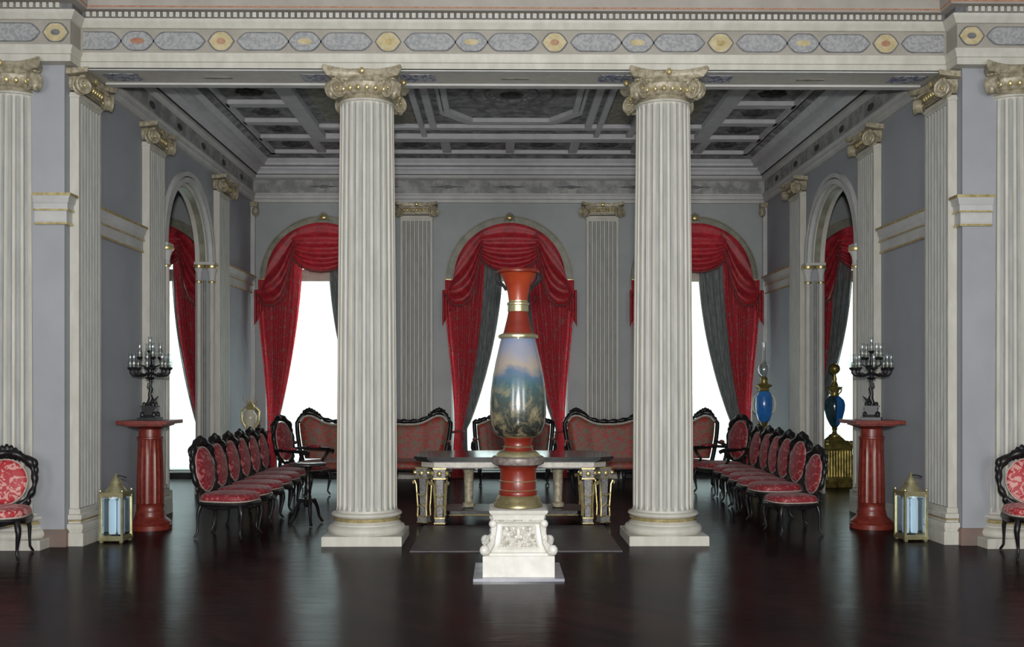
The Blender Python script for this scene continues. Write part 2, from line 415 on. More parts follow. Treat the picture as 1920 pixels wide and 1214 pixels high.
WINHW, WINSP, WINBT = 0.99, 3.38, 0.10
o = wall_arches(-8.2, 8.2, 0, 6.2, [(WX[k], WINHW, WINSP, WINBT) for k in (-2, -1, 0, 1, 2)], 0.35, Matrix.Translation((0, BACK, 0)), 'plaster_back', 'wall_back')
struct(o)
ARC_C, ARC_HW, ARC_SP, ARC_T = 3.42, 0.95, 3.36, 0.20
for sgn, nm in ((-1, 'wall_left'), (1, 'wall_right')):
    T = Matrix.Translation((sgn*SIDE, 0, 0)) @ Matrix.Rotation(PI/2, 4, 'Z')    # local u -> +y, depth -> -x
    if sgn > 0: T = Matrix.Translation((SIDE, 0, 0)) @ Matrix(((0, 1, 0, 0), (1, 0, 0, 0), (0, 0, 1, 0), (0, 0, 0, 1)))
    struct(wall_arches(-0.37, BACK, 0, 6.2, [(ARC_C, ARC_HW, ARC_SP, 0)], ARC_T, T, 'plaster', nm))
    # piers either side of the opening, in the front plane, and the walls round the side galleries
    b = MB().mat('plaster_light')
    b.bb(*sorted((sgn*(SIDE+ARC_T), sgn*8.4)), -0.37, 0.0, 0, 6.2)
    b.bb(*sorted((sgn*SIDE, sgn*(SIDE+ARC_T+.001))), -0.372, -0.365, 0, 4.6)
    b.mat('plaster').bb(*sorted((sgn*8.0, sgn*8.3)), 0.0, BACK, 0, 6.2)
    struct(b.build('wall_' + ('gallery_left' if sgn < 0 else 'gallery_right')))
    b = MB().mat('plaster_light'); b.bb(*sorted((sgn*8.6, sgn*8.8)), -16, -0.3, 0, 6.4)
    struct(b.build('wall_hall_' + ('left' if sgn < 0 else 'right')))
b = MB().mat('plaster_light'); b.bb(-8.8, 8.8, -16, 0.3, 6.2, 6.3); struct(b.build('ceiling_hall'))

# string course (moulded band) on the walls
band = [(0, 3.13), (0.03, 3.13), (0.035, 3.16), (0.03, 3.165), (0.03, 3.26), (0.045, 3.27), (0.045, 3.33), (0.06, 3.345), (0.065, 3.38), (0.08, 3.40), (0.08, 3.425), (0, 3.425)]
def string_course(path, name, flip=False):
    b = MB().mat('trimgrey'); b.sweep(path, band)
    b.mat('gold'); b.sweep(path, [(0.03, 3.13), (0.042, 3.13), (0.042, 3.15), (0.03, 3.15)])
    b.sweep(path, [(0.045, 3.262), (0.055, 3.262), (0.055, 3.278), (0.045, 3.278)])
    b.sweep(path, [(0.06, 3.402), (0.09, 3.402), (0.09, 3.428), (0.0, 3.428)])
    return struct(b.build(name))
n = 1
for sgn in (-1, 1):
    # path travels so that its left side is the room side
    def pth(pts): return pts if sgn > 0 else pts[::-1]
    a = sgn
    string_course(pth([(a*SIDE, 0.26), (a*SIDE, 1.64)]), 'trim_%d' % n); n += 1
    string_course(pth([(a*SIDE, 5.10), (a*SIDE, BACK)]), 'trim_%d' % n); n += 1
    string_course(pth([(a*4.66, -0.37), (a*SIDE, -0.37), (a*SIDE, -0.27)]) if True else None, 'trim_%d' % n); n += 1

# slender strips with small capitals in the back corners
b = MB()
for sg in (-1, 1):
    b.mat('trimgrey'); b.bb(*sorted((sg*SIDE, sg*(SIDE-0.07))), BACK-0.07, BACK, 0.0, 4.68)
    b.mat('antique'); b.bb(*sorted((sg*SIDE, sg*(SIDE-0.12))), BACK-0.12, BACK, 4.60, 4.68)
    b.ball((sg*(SIDE-0.09), BACK-0.09, 4.52), (0.06, 0.06, 0.09), 10, 8)
struct(b.build('trim_%d' % n)); n += 1

# baseboards
for sgn in (-1, 1):
    b = MB().mat('baseboard')
    p = [(sgn*5.2, -0.37), (sgn*SIDE, -0.37), (sgn*SIDE, -0.27)]
    p = p if sgn > 0 else p[::-1]
    b.sweep(p, [(0, 0), (0.02, 0), (0.02, 0.15), (0.012, 0.17), (0, 0.17)])
    q = [(sgn*SIDE, 0.3), (sgn*SIDE, 1.6)]
    b.mat('trimgrey'); b.sweep(q if sgn > 0 else q[::-1], [(0, 0), (0.03, 0), (0.03, 0.16), (0.015, 0.2), (0, 0.2)])
    q = [(sgn*SIDE, 5.15), (sgn*SIDE, BACK)]
    b.sweep(q if sgn > 0 else q[::-1], [(0, 0), (0.03, 0), (0.03, 0.16), (0.015, 0.2), (0, 0.2)])
    struct(b.build('baseboard_' + ('left' if sgn < 0 else 'right')))
b = MB().mat('blackgap')
b.sweep([(8, BACK), (-8, BACK)], [(0, 0), (0.02, 0), (0.02, 0.09), (0, 0.1)])
struct(b.build('baseboard_back'))

# front beam with its entablature
EP = [(-9.0, -0.5), (-4.27, -0.5), (-4.27, -0.27), (4.27, -0.27), (4.27, -0.5), (9.0, -0.5)][::-1]   # left of travel = -y side
b = MB().mat('cream')
b.bb(-4.30, 4.30, -0.26, 0.27, H, 6.2)
for sg in (-1, 1): b.bb(*sorted((sg*4.29, sg*9)), -0.49, -0.2, H+.002, 6.2)
b.sweep(EP, [(0, H), (0, H+0.065), (0.012, H+0.07), (0.012, H+0.10), (0.03, H+0.125), (0.03, H+0.15), (0.0, H+0.16)], False)
b.mat('beige').sweep(EP, [(0.0, H+0.16), (0.0, H+0.39)], False)
b.mat('cream').sweep(EP, [(0.0, H+0.39), (0.02, H+0.395), (0.03, H+0.41), (0.05, H+0.44), (0.065, H+0.46), (0.065, H+0.475), (0.03, H+0.48)], False)
b.mat('outline').sweep(EP, [(0.03, H+0.48), (0.03, H+0.545)], False)
b.mat('fasciabeige').sweep(EP, [(0.03, H+0.545), (0.10, H+0.55), (0.11, H+0.565)], False)
b.mat('rust').sweep(EP, [(0.11, H+0.565), (0.115, H+0.58)], False)
b.mat('fasciabeige').sweep(EP, [(0.115, H+0.58), (0.125, H+0.68), (0.15, H+0.69)], False)
b.mat('cream').sweep(EP, [(0.15, H+0.69), (0.17, H+0.72), (0.22, H+0.76), (0.24, H+0.80), (0.26, H+1.0), (0.5, H+1.2), (0.5, H+1.52)], False)
beam = struct(b.build('trim_%d' % n)); n += 1
# painted scrollwork, dentils and soffit borders belong to the beam
b = MB()
def cart(xc, hw, hz, cut, y, fill, core=None, z=H+0.275):
    lim = 4.245 if y > -0.4 else 99
    def poly(a, h, c):
        k = 0.35*c
        P = [(-a, 0), (-a+k, -h*.55), (-a+c*.7, -h*.9), (-a+c, -h), (a-c, -h), (a-c*.7, -h*.9), (a-k, -h*.55), (a, 0), (a-k, h*.55), (a-c*.7, h*.9), (a-c, h), (-a+c, h), (-a+c*.7, h*.9), (-a+k, h*.55)]
        return [(max(-lim, min(lim, xc+px_)), z+pz_) for px_, pz_ in P]
    b.mat('outline').prism(poly(hw, hz, cut), y-0.003, y)
    b.mat(fill).prism(poly(hw-0.016, hz-0.011, cut-0.004), y-0.006, y)
    if core:
        b.mat(core)
        b.prism([(xc + 0.045*math.cos(k*PI/6)*(1.6 if hz > .097 and hw > .15 else 1), z+0.03*math.sin(k*PI/6)) for k in range(12)], y-0.009, y)
for k in range(-3, 4):
    y = -0.27
    for xc, hw, hz, cut, fl, co in ((0.386+1.64*k, 0.135, 0.10, 0.10, 'ochre', 'rust' if k % 2 == 0 else 'gold'), (-0.434+1.64*k, 0.17, 0.098, 0.11, 'cartouche', 'ochre' if k != -2 else 'rust'),
                                ((0.386-0.434)/2+1.64*k, 0.262, 0.092, 0.11, 'cartouche', None), (0.386+0.41+1.64*k, 0.262, 0.092, 0.11, 'cartouche', None)):
        if abs(xc)-hw < 4.1: cart(xc, hw, hz, cut, -0.27, fl, co)
for sg in (-1, 1):
    x = 4.27
    for hw, hz, cut, fl, co in ((0.13, 0.095, 0.09, 'ochre', 'outline'), (0.27, 0.092, 0.11, 'cartouche', None), (0.17, 0.098, 0.11, 'cartouche', 'ochre'), (0.27, 0.092, 0.11, 'cartouche', None)):
        x += hw + 0.01; cart(sg*x, hw, hz, cut, -0.5, fl, co); x += hw
b.build('painted_ornament', beam)
b = MB().mat('cream')
def dent(p0, p1, y):
    k = int(abs(p1-p0)/0.062)
    for i in range(k):
        x = p0 + (p1-p0)*(i+0.5)/k
        b.box((x, y-0.05, H+0.51), (0.036, 0.05, 0.048))
dent(-4.2, 4.2, -0.27); dent(-9, -4.33, -0.5); dent(4.33, 9, -0.5)
b.build('dentil_course', beam, sharp=80)
b = MB().mat('trimgrey')
b.bb(-4.2, 4.2, 0.17, 0.27, H-0.02, H+0.01); b.bb(-4.2, 4.2, -0.27, -0.21, H-0.012, H+0.01)
b.mat('soffitblue')
for xc in (-3.95, -1.98, -0.98, 1.02, 2.02, 3.98): b.prism([(xc-0.18, 0), (xc-.1, .004), (xc+0.1, .004), (xc+.18, 0), (xc+.1, -.002), (xc-.1, -.002)], -0.13, 0.10, Matrix.Translation((0, 0, H-.003)))
b.mat('ceilolive')
for xc in (-3.0, 0.0, 3.0): b.box((xc, 0, H-0.002), (0.28, 0.05, 0.006))
b.build('soffit_border', beam)

# inner room entablature and cornice
RP = [(SIDE, 0.27), (SIDE, BACK), (-SIDE, BACK), (-SIDE, 0.27)]
b = MB().mat('trimgrey')
b.sweep(RP, [(0.0, 4.68), (0.05, 4.68), (0.05, 4.73), (0.07, 4.74), (0.07, 4.79), (0.09, 4.81), (0.09, 4.83), (0.04, 4.84)], False)
b.mat('friezepaint').sweep(RP, [(0.04, 4.84), (0.04, 5.06)], False)
b.mat('trimgrey').sweep(RP, [(0.04, 5.06), (0.07, 5.07), (0.10, 5.10), (0.10, 5.14)], False)
b.mat('blackgap').sweep(RP, [(0.10, 5.14), (0.13, 5.145)], False)
b.mat('ceilrib').sweep(RP, [(0.13, 5.145), (0.15, 5.19), (0.20, 5.22), (0.20, 5.25), (0.30, 5.26), (0.30, 5.30), (0.34, 5.33), (0.36, 5.36)], False)
b.mat('ceilpaint').sweep(RP, [(0.36, 5.36), (0.38, 5.37), (0.44, 5.40)], False)
b.mat('ceilrib').sweep(RP, [(0.44, 5.40), (0.46, 5.40), (0.46, 5.44), (0.44, CZ+.02)], False)
corn = struct(b.build('trim_%d' % n)); n += 1
b = MB()
for k in range(-3, 4):
    xc = k*1.05; y = BACK-0.04
    b.mat('outline'); b.prism([(xc+0.10*math.cos(q*PI/6), 4.95+0.03*math.sin(q*PI/6)) for q in range(12)], y-0.004, y)
    b.mat('ceilrose'); b.prism([(xc-0.3, 4.95), (xc-0.1, 4.94), (xc+0.1, 4.94), (xc+0.3, 4.95), (xc+.1, 4.96), (xc-.1, 4.96)], y-0.003, y)
for sg in (-1, 1):
    for k in range(6):
        yc = 0.9+k*1.02
        T = Matrix.Translation((sg*(SIDE-0.04), yc, 0)) @ Matrix.Rotation(PI/2, 4, 'Z')
        b.mat('ceilrose'); b.prism([(0.1*math.cos(q*PI/6), 4.95+0.045*math.sin(q*PI/6)) for q in range(12)], -0.004, 0.004, T)
b.build('painted_ornament', corn)

# inner ceiling: painted panels between moulded ribs
b = MB().mat('ceilpaint'); b.bb(-8.2, 8.2, 0.2, BACK+0.3, CZ, CZ+0.1); ceil = struct(b.build('ceiling'))
b = MB().mat('ceilrib')
RB = CZ-0.06
def rib(x0, x1, y0, y1, z=None): b.bb(x0, x1, y0, y1, z or RB, CZ)
rib(-3.95, -3.86, 0.3, 6.42); rib(3.86, 3.95, 0.3, 6.42); rib(-3.95, 3.95, 6.26, 6.42)
for sg in (-1, 1):
    rib(*sorted((sg*3.06, sg*2.84)), 0.3, 5.22, RB-0.02)
    for k in range(7): rib(*sorted((sg*3.06, sg*3.90)), 3.46-2.76-0.92+0.92*k-0.02, 3.46-2.76-0.92+0.92*k+0.16)
for k in range(-3, 4): rib(k*1.03-0.07, k*1.03+0.07, 5.4, 6.3, RB+.006)
rib(-3.06, 3.06, 5.22, 5.45, RB-0.02)
rib(-2.9, 2.9, 4.66, 4.80, RB+.003)
for sg in (-1, 1):
    rib(*sorted((sg*1.10, sg*1.20)), 0.3, 4.7); rib(*sorted((sg*1.28, sg*1.36)), 0.3, 5.3); rib(*sorted((sg*1.78, sg*1.88)), 0.3, 5.3)
b.build('coffer_rib', ceil)
b = MB()
oc = [(-0.86, 2.1), (-0.55, 1.65), (0.55, 1.65), (0.86, 2.1), (0.86, 3.86), (0.55, 4.32), (-0.55, 4.32), (-0.86, 3.86)]
b.mat('ceilrib')
cc = (0, 2.98)
for k in range(8):
    p, q = oc[k], oc[(k+1) % 8]
    def sc_(pt, f): return (cc[0]+(pt[0]-cc[0])*f, cc[1]+(pt[1]-cc[1])*f)
    for f0, f1, zz in ((1.0, 1.09, RB), (1.12, 1.17, RB+0.02)):
        a, c_, d, e = sc_(p, f0), sc_(q, f0), sc_(q, f1), sc_(p, f1)
        vs = [(v[0], v[1], zz) for v in (a, c_, d, e)] + [(v[0], v[1], CZ) for v in (a, c_, d, e)]
        b.add(vs, [(0, 1, 2, 3), (7, 6, 5, 4), (0, 4, 5, 1), (1, 5, 6, 2), (2, 6, 7, 3), (3, 7, 4, 0)])
b.mat('outline')
for R_, w_ in ((0.62, 0.02), (0.40, 0.012)):
    b.tube([(R_*0.9*math.cos(q*PI/24), 3.15+R_*math.sin(q*PI/24), CZ-0.004) for q in range(48)], w_, 6, True)
b.mat('ceilrose'); b.ball((0, 3.2, CZ), (0.17, 0.14, 0.035), 14, 6)
b.mat('cartouche')
for q in range(16):
    a = q*PI/8; b.ball((0.26*math.cos(a), 3.2+0.3*math.sin(a), CZ), (0.03, 0.045, 0.01), 6, 4)
b.build('centre_medallion', ceil)
b = MB()
for sg in (-1, 1):
    for k in range(7):
        yc = 3.46+0.92*(k-4)+0.55; xc = sg*3.47
        b.mat('ceilrose'); b.ball((xc, yc, CZ), (0.15, 0.13, 0.05), 12, 6)
        for q in range(8): b.ball((xc+0.14*math.cos(q*PI/4), yc+0.12*math.sin(q*PI/4), CZ), (0.06, 0.05, 0.03), 6, 4)
    b.mat('ceilolive'); b.bb(*sorted((sg*1.4, sg*1.74)), 0.4, 4.6, CZ-0.01, CZ); b.bb(*sorted((sg*2.0, sg*2.7)), 0.4, 4.5, CZ-0.01, CZ)
for k in (-2.5, -1.5, -0.5, 0.5, 1.5, 2.5):
    b.mat('ceilrose'); b.ball((k*1.03, 5.86, CZ), (0.15, 0.11, 0.05), 12, 6)
    for q in range(8): b.ball((k*1.03+0.14*math.cos(q*PI/4), 5.86+0.1*math.sin(q*PI/4), CZ), (0.06, 0.05, 0.03), 6, 4)
b.build('ceiling_rosette', ceil)

# arches in the side walls: nested archivolts, impost capitals and jamb shafts
for sgn in (-1, 1):
    b = MB()
    if sgn < 0: T = Matrix.Translation((-SIDE, ARC_C, 0)) @ Matrix(((0, -1, 0, 0), (1, 0, 0, 0), (0, 0, 1, 0), (0, 0, 0, 1)))
    else: T = Matrix.Translation((SIDE, ARC_C, 0)) @ Matrix(((0, 1, 0, 0), (1, 0, 0, 0), (0, 0, 1, 0), (0, 0, 0, 1)))
    # local: u along the wall, y depth into the wall (+) / room (-)
    def arch_ring(r0, r1, y0, y1, mt, seg=28):
        b.mat(mt)
        for i in range(seg):
            a0, a1 = PI*i/seg, PI*(i+1)/seg
            b.prism([(r0*math.cos(a0), ARC_SP+r0*math.sin(a0)), (r1*math.cos(a0), ARC_SP+r1*math.sin(a0)), (r1*math.cos(a1), ARC_SP+r1*math.sin(a1)), (r0*math.cos(a1), ARC_SP+r0*math.sin(a1))], y0, y1, T)
    arch_ring(1.03, 1.09, -0.055, 0.0, 'trimgrey'); arch_ring(1.015, 1.03, -0.03, 0, 'blackgap'); arch_ring(0.95, 1.015, -0.05, 0, 'trimgrey')
    arch_ring(0.905, 0.95, 0.02, ARC_T-0.01, 'cream'); arch_ring(0.89, 0.905, 0.04, 0.12, 'olive')
    for s2 in (-1, 1):
        b.mat('trimgrey'); b.bb(*sorted((s2*0.97, s2*1.09)), -0.04, 0.0, 0.0, ARC_SP-0.2, T)
        b.mat('cream'); b.lathe([(0.05, 0.25), (0.04, 0.3), (0.04, 3.1)], 14, (s2*0.975, -0.03), T=T)
        b.lathe([(0.045, 0.25), (0.035, 0.3), (0.035, 3.1)], 14, (s2*0.92, 0.14), T=T)
        b.mat('olive'); b.lathe([(0.025, 0.25), (0.02, 0.3), (0.02, 3.1)], 12, (s2*0.93, 0.06), T=T)
        b.mat('cream'); b.bb(*sorted((s2*0.89, s2*1.09)), -0.08, 0.195, 0, 0.25, T)
        for (cx, cy, r) in ((0.975, -0.03, 0.9), (0.92, 0.14, 0.75)):
            b.mat('trimgrey'); b.lathe([(0.045*r, 3.08), (0.06*r, 3.10), (0.05*r, 3.13), (0.06*r, 3.2), (0.09*r, 3.27)], 14, (s2*cx, cy), T=T)
            b.mat('gold'); b.lathe([(0.10*r, 3.27), (0.11*r, 3.29), (0.105*r, 3.32)], 14, (s2*cx, cy), T=T)
            b.lathe([(0.06*r, 3.06), (0.065*r, 3.075), (0.06*r, 3.09)], 14, (s2*cx, cy), T=T)
        b.mat('trimgrey'); b.bb(*sorted((s2*0.88, s2*1.09)), -0.09, ARC_T, 3.32, 3.36, T)
    struct(b.build('trim_%d' % n)); n += 1

# ------------------------------------------------------------------ classical orders
def flute_mod(nf, depth, z0, z1):
    def f(a, z):
        p = (a*nf/(2*PI)) % 1.0
        k = 1.0
        if z < z0+0.06: k = max(0, (z-z0)/0.06)**0.5
        if z > z1-0.05: k = max(0, (z1-z)/0.05)**0.5
        if p < 0.30: return 1.0
        q = (p-0.30)/0.70
        return 1.0 - depth*k*math.sqrt(max(0, 1-(2*q-1)**2))
    return f
def volute(b, T, r=0.10, th=0.075):
    # scroll in the local x-z plane, eye at origin
    b.mat('antique')
    b.lathe([(r*0.80, -th/2), (r*0.83, 0), (r*0.80, th/2)], 18, T=T @ Matrix.Rotation(PI/2, 4, 'X'))
    for sy in (-1, 1):
        pts = []; rad = []
        for i in range(30):
            t = i/29; a = PI/2 + t*2*PI*1.9; rr = r*(1-0.80*t)
            pts.append((rr*math.cos(a), sy*(th/2), rr*math.sin(a))); rad.append(0.017*(1-0.55*t))
        b.tube(pts, rad, 6, T=T)
        b.mat('gold'); b.ball((0, sy*(th/2+0.004), 0), 0.016, 8, 5, T=T); b.mat('antique')
def capital(name, parent, corners=(0, 1, 2, 3), R=0.27, half=None, z0=4.40, goldeggs='gold', ext=0.39, clip_y=None):
    b = MB().mat('antique')
    z = z0
    if half:  # pilaster capital: rectangular block, local face -y
        w, d = half
        b.bb(-w, w, -d, 0.0, z+0.07, z+0.09); b.bb(-w-0.01, w+0.01, -d-0.015, 0.0, z+0.09, z+0.12)
        b.bb(-w-.02, w+.02, -d-0.03, 0, z+0.12, z+0.20)
        b.mat(goldeggs)
        for i in range(9):
            x = -w+0.06+(2*w-0.12)*i/8; b.ball((x, -d-0.03, z+0.145), (0.022, 0.02, 0.032), 8, 6)
        b.mat('antique')
        for s in (-1, 1):
            T = Matrix.Translation((s*(w+0.03), -d-0.05, z+0.10)) @ Matrix.Rotation(s*PI/5, 4, 'Z')
            volute(b, T, 0.09, 0.07)
            b.tube([(s*w*0.3, -d-0.03, z+0.20), (s*w*0.8, -d-0.045, z+0.205), (s*(w+0.03), -d-0.055, z+0.19)], [0.012, 0.018, 0.02], 6)
        for i in range(12):
            x0 = -1+i/6; x1 = -1+(i+1)/6
            e = w+0.085
            def dd(q): return -d-0.045-0.075*abs(q)**2.2
            def zz(q): return 0.022*abs(q)**3
            vs = []
            for q in (x0, x1):
                vs += [(q*e, 0, z+0.205), (q*e, dd(q), z+0.205+zz(q)), (q*e, dd(q)-0.01, z+0.255+zz(q)), (q*e, 0, z+0.262)]
            b.add(vs, [(0, 4, 5, 1), (1, 5, 6, 2), (2, 6, 7, 3), (0, 1, 2, 3), (7, 6, 5, 4), (0, 3, 7, 4)])
        b.mat('gold'); b.ball((0, -d-0.06, z+0.235), (0.035, 0.02, 0.035), 8, 6)
        return b.build(name, parent)
    b.lathe([(R*0.99, z), (R*1.04, z+0.012), (R*1.0, z+0.03), (R*0.99, z+0.045), (R*1.12, z+0.06), (R*1.26, z+0.11), (R*1.28, z+0.15), (R*1.2, z+0.17), (R*1.15, z+0.21)], 40)
    b.mat(goldeggs)
    for i in range(24):
        a = 2*PI*(i+0.5)/24; r = R*1.20
        b.ball((r*math.cos(a), r*math.sin(a), z+0.10), (0.024, 0.024, 0.036), 8, 6)
    b.mat('antique')
    for c in corners:
        a = PI/4 + c*PI/2; dd = ext*1.0
        T = Matrix.Translation((dd*math.cos(a)*1.02, dd*math.sin(a)*1.02, z+0.095)) @ Matrix.Rotation(a, 4, 'Z')
        volute(b, T, 0.105, 0.085)
        p0 = (R*0.95*math.cos(a-0.55), R*0.95*math.sin(a-0.55), z+0.20); p1 = (dd*math.cos(a), dd*math.sin(a), z+0.205)
        b.tube([p0, p1], [0.02, 0.035], 6)
        p0 = (R*0.95*math.cos(a+0.55), R*0.95*math.sin(a+0.55), z+0.20)
        b.tube([p0, p1], [0.02, 0.035], 6)
        # leaf falling from the scroll
        b.ball((dd*1.12*math.cos(a), dd*1.12*math.sin(a), z+0.05), (0.035, 0.035, 0.06), 8, 6)
    # abacus with four hollow sides and lifted horns
    top = []; N = 12
    for s in range(4):
        a = PI/4 + s*PI/2; p = Vector((math.cos(a), math.sin(a)))*ext*1.46; q = Vector((math.cos(a+PI/2), math.sin(a+PI/2)))*ext*1.46
        mid = (p+q)/2; nrm = mid.normalized()
        for i in range(N):
            t = 0.03 + 0.94*i/(N-1)
            pt = p.lerp(q, t) - nrm*0.10*(1-(2*t-1)**2)
            top.append((pt.x, pt.y, 0.028*abs(2*t-1)**3))
    K = len(top)
    rings = [(0.90, 0.195, 0.3), (0.97, 0.215, 1), (1.0, 0.25, 1), (0.97, 0.278, 1)]
    vs = [(x*f, y*f, z+hh+dz*g) for (f, hh, g) in rings for (x, y, dz) in top]
    fs = [(j*K+i, j*K+(i+1) % K, (j+1)*K+(i+1) % K, (j+1)*K+i) for j in range(3) for i in range(K)]
    vs += [(0, 0, z+0.195), (0, 0, z+0.27)]
    fs += [(i, 4*K, (i+1) % K) for i in range(K)] + [(3*K+i, 3*K+(i+1) % K, 4*K+1) for i in range(K)]
    b.add(vs, fs)
    b.mat('gold')
    for s in range(4):
        a = s*PI/2; b.ball((0.37*ext/0.39*math.cos(a), 0.37*ext/0.39*math.sin(a), z+0.24), (0.03, 0.03, 0.035), 8, 6)
    return b.build(name, parent)
def column(x, y, label, group):
    t = empty('fluted_column', (x, y, 0), 0, label, 'column', group)
    b = MB().mat('cream'); b.bb(-0.39, 0.39, -0.39, 0.39, 0, 0.085); b.box((0, 0, .09), (.78, .78, .01), top=(.985, .985)); b.build('plinth', t)
    b = MB().mat('cream')
    b.lathe([(0.33, .09), (0.375, .095), (0.39, .115), (0.39, .14), (0.375, .165), (0.345, .18), (0.34, .195), (0.322, .205), (0.315, .218)], 56)
    b.mat('gold').lathe([(0.318, .218), (0.33, .222), (0.338, .236), (0.33, .25), (0.318, .254)], 56)
    b.mat('cream').lathe([(0.32, .254), (0.325, .26), (0.345, .265), (0.355, .28), (0.345, .298), (0.32, .305), (0.312, .31), (0.31, .325)], 56)
    b.build('base', t)
    b = MB(); nf = 24; spf = 10; n_ = nf*spf; z0, z1 = 0.325, 4.38
    zs = [z0, z0+.004, z0+.02, z0+.04, z0+.06, .8, 1.5, 2.2, 3.0, 3.7, z1-.06, z1-.045, z1-.03, z1-.015, z1]
    md = flute_mod(nf, 0.075, z0, z1)
    def R_(z): return 0.303 - 0.033*((z-z0)/(z1-z0))**1.5
    # fillets cream, hollows grey: assign by face
    prof = [(R_(z), z) for z in zs]
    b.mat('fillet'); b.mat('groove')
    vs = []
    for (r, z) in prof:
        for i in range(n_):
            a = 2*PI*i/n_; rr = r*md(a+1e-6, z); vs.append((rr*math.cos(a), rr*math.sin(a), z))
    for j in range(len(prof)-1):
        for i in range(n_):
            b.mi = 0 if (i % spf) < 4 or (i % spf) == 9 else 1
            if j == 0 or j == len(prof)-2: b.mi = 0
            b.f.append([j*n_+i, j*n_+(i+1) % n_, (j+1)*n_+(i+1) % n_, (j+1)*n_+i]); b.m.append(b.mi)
    b.v = vs
    b.mi = 0; b.lathe([(0.272, 4.38), (0.285, 4.385), (0.285, 4.398), (0.272, 4.41)], 48)
    b.build('shaft', t, sharp=50)
    capital('capital', t)
    return t
column(-1.50, 0, 'free-standing cream fluted column, left of the tall red vase', 'free-standing columns')
column(1.50, 0, 'free-standing cream fluted column, right of the tall red vase', 'free-standing columns')
column(-4.91, -0.2, 'fluted column behind the cropped chair at the far left', 'outer columns')
column(4.91, -0.2, 'fluted column behind the cropped chair at the far right', 'outer columns')

def make_pilaster():
    t = empty('fluted_pilaster'); w = 0.27; d = 0.09
    b = MB().mat('cream')
    b.bb(-w-0.07, w+0.07, -d-0.07, 0, 0, 0.13); b.bb(-w-0.05, w+0.05, -d-0.05, 0, 0.13, 0.15)
    b.build('plinth', t)
    b = MB().mat('cream')
    b.sweep([(w+.01, 0), (w+.01, -d-.01), (-w-.01, -d-.01), (-w-.01, 0)][::-1], [(0, 0.15), (-0.05, .15), (-0.055, .19), (-0.045, .215), (-0.02, .22), (-0.015, .25), (-0.03, .255), (-.035, .28), (-.03, .30), (-.01, .31), (-.01, .35), (0, .36)], False)
    b.mat('gold').bb(-w-.035, w+.035, -d-.035, 0, .236, .25)
    b.build('base', t)
    b = MB().mat('fillet')
    nf = 7; pts = [(-w, 0, 0), (-w, -d, 0)]
    fw = 0.022; gw = (2*w-0.03-fw*(nf+1)+0.03*0)/nf
    x = -w
    mats = [0]
    pts2 = [(-w, 0.0), (-w, -d)]; mats = [0]
    x = -w+fw+0.015-0.0
    pts2.append((x, -d)); mats.append(0)
    gw = (2*w-2*(fw+0.015)-(nf-1)*fw)/nf
    for k in range(nf):
        for q in range(1, 7):
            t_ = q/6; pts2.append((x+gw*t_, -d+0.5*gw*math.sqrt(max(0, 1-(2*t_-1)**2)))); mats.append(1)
        x += gw
        if k < nf-1: x += fw; pts2.append((x, -d)); mats.append(0)
    pts2.append((w, -d)); mats.append(0); pts2.append((w, 0)); mats.append(0)
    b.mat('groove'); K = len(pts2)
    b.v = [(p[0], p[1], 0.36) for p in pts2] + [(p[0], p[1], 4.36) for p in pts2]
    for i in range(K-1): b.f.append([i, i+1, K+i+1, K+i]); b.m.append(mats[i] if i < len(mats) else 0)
    b.mi = 0; b.bb(-w, w, -d, 0, 4.36, 4.45); b.bb(-w-.012, w+.012, -d-.012, 0, 4.40, 4.425)
    b.build('shaft', t, sharp=50)
    capital('capital', t, half=(w, d), z0=4.40)
    return t
PIL = make_pilaster()
def pilaster(x, y, rz, label, group):
    global PIL_used
    o = PIL if not PIL.get('label') else copy_tree(PIL)
    o.location = (x+0.004*-math.sin(-rz), y-0.004*math.cos(rz), 0); o.rotation_euler = (0, 0, rz); tag(o, label, 'pilaster', group)
for sg, sd in ((-1, 'left'), (1, 'right')):
    r = PI/2 if sg < 0 else -PI/2
    pilaster(sg*SIDE, 0.0, r, 'fluted pilaster on the %s pier beside the brass lantern' % sd, 'side wall pilasters')
    pilaster(sg*SIDE, 1.95, r, 'fluted pilaster on the %s wall behind the candelabra pedestal' % sd, 'side wall pilasters')
    pilaster(sg*SIDE, 4.84, r, 'fluted pilaster on the %s wall beyond the tall arch' % sd, 'side wall pilasters')
    pilaster(sg*PITCH/2, BACK, 0, 'fluted pilaster on the back wall between the middle and %s windows' % sd, 'back wall pilasters')

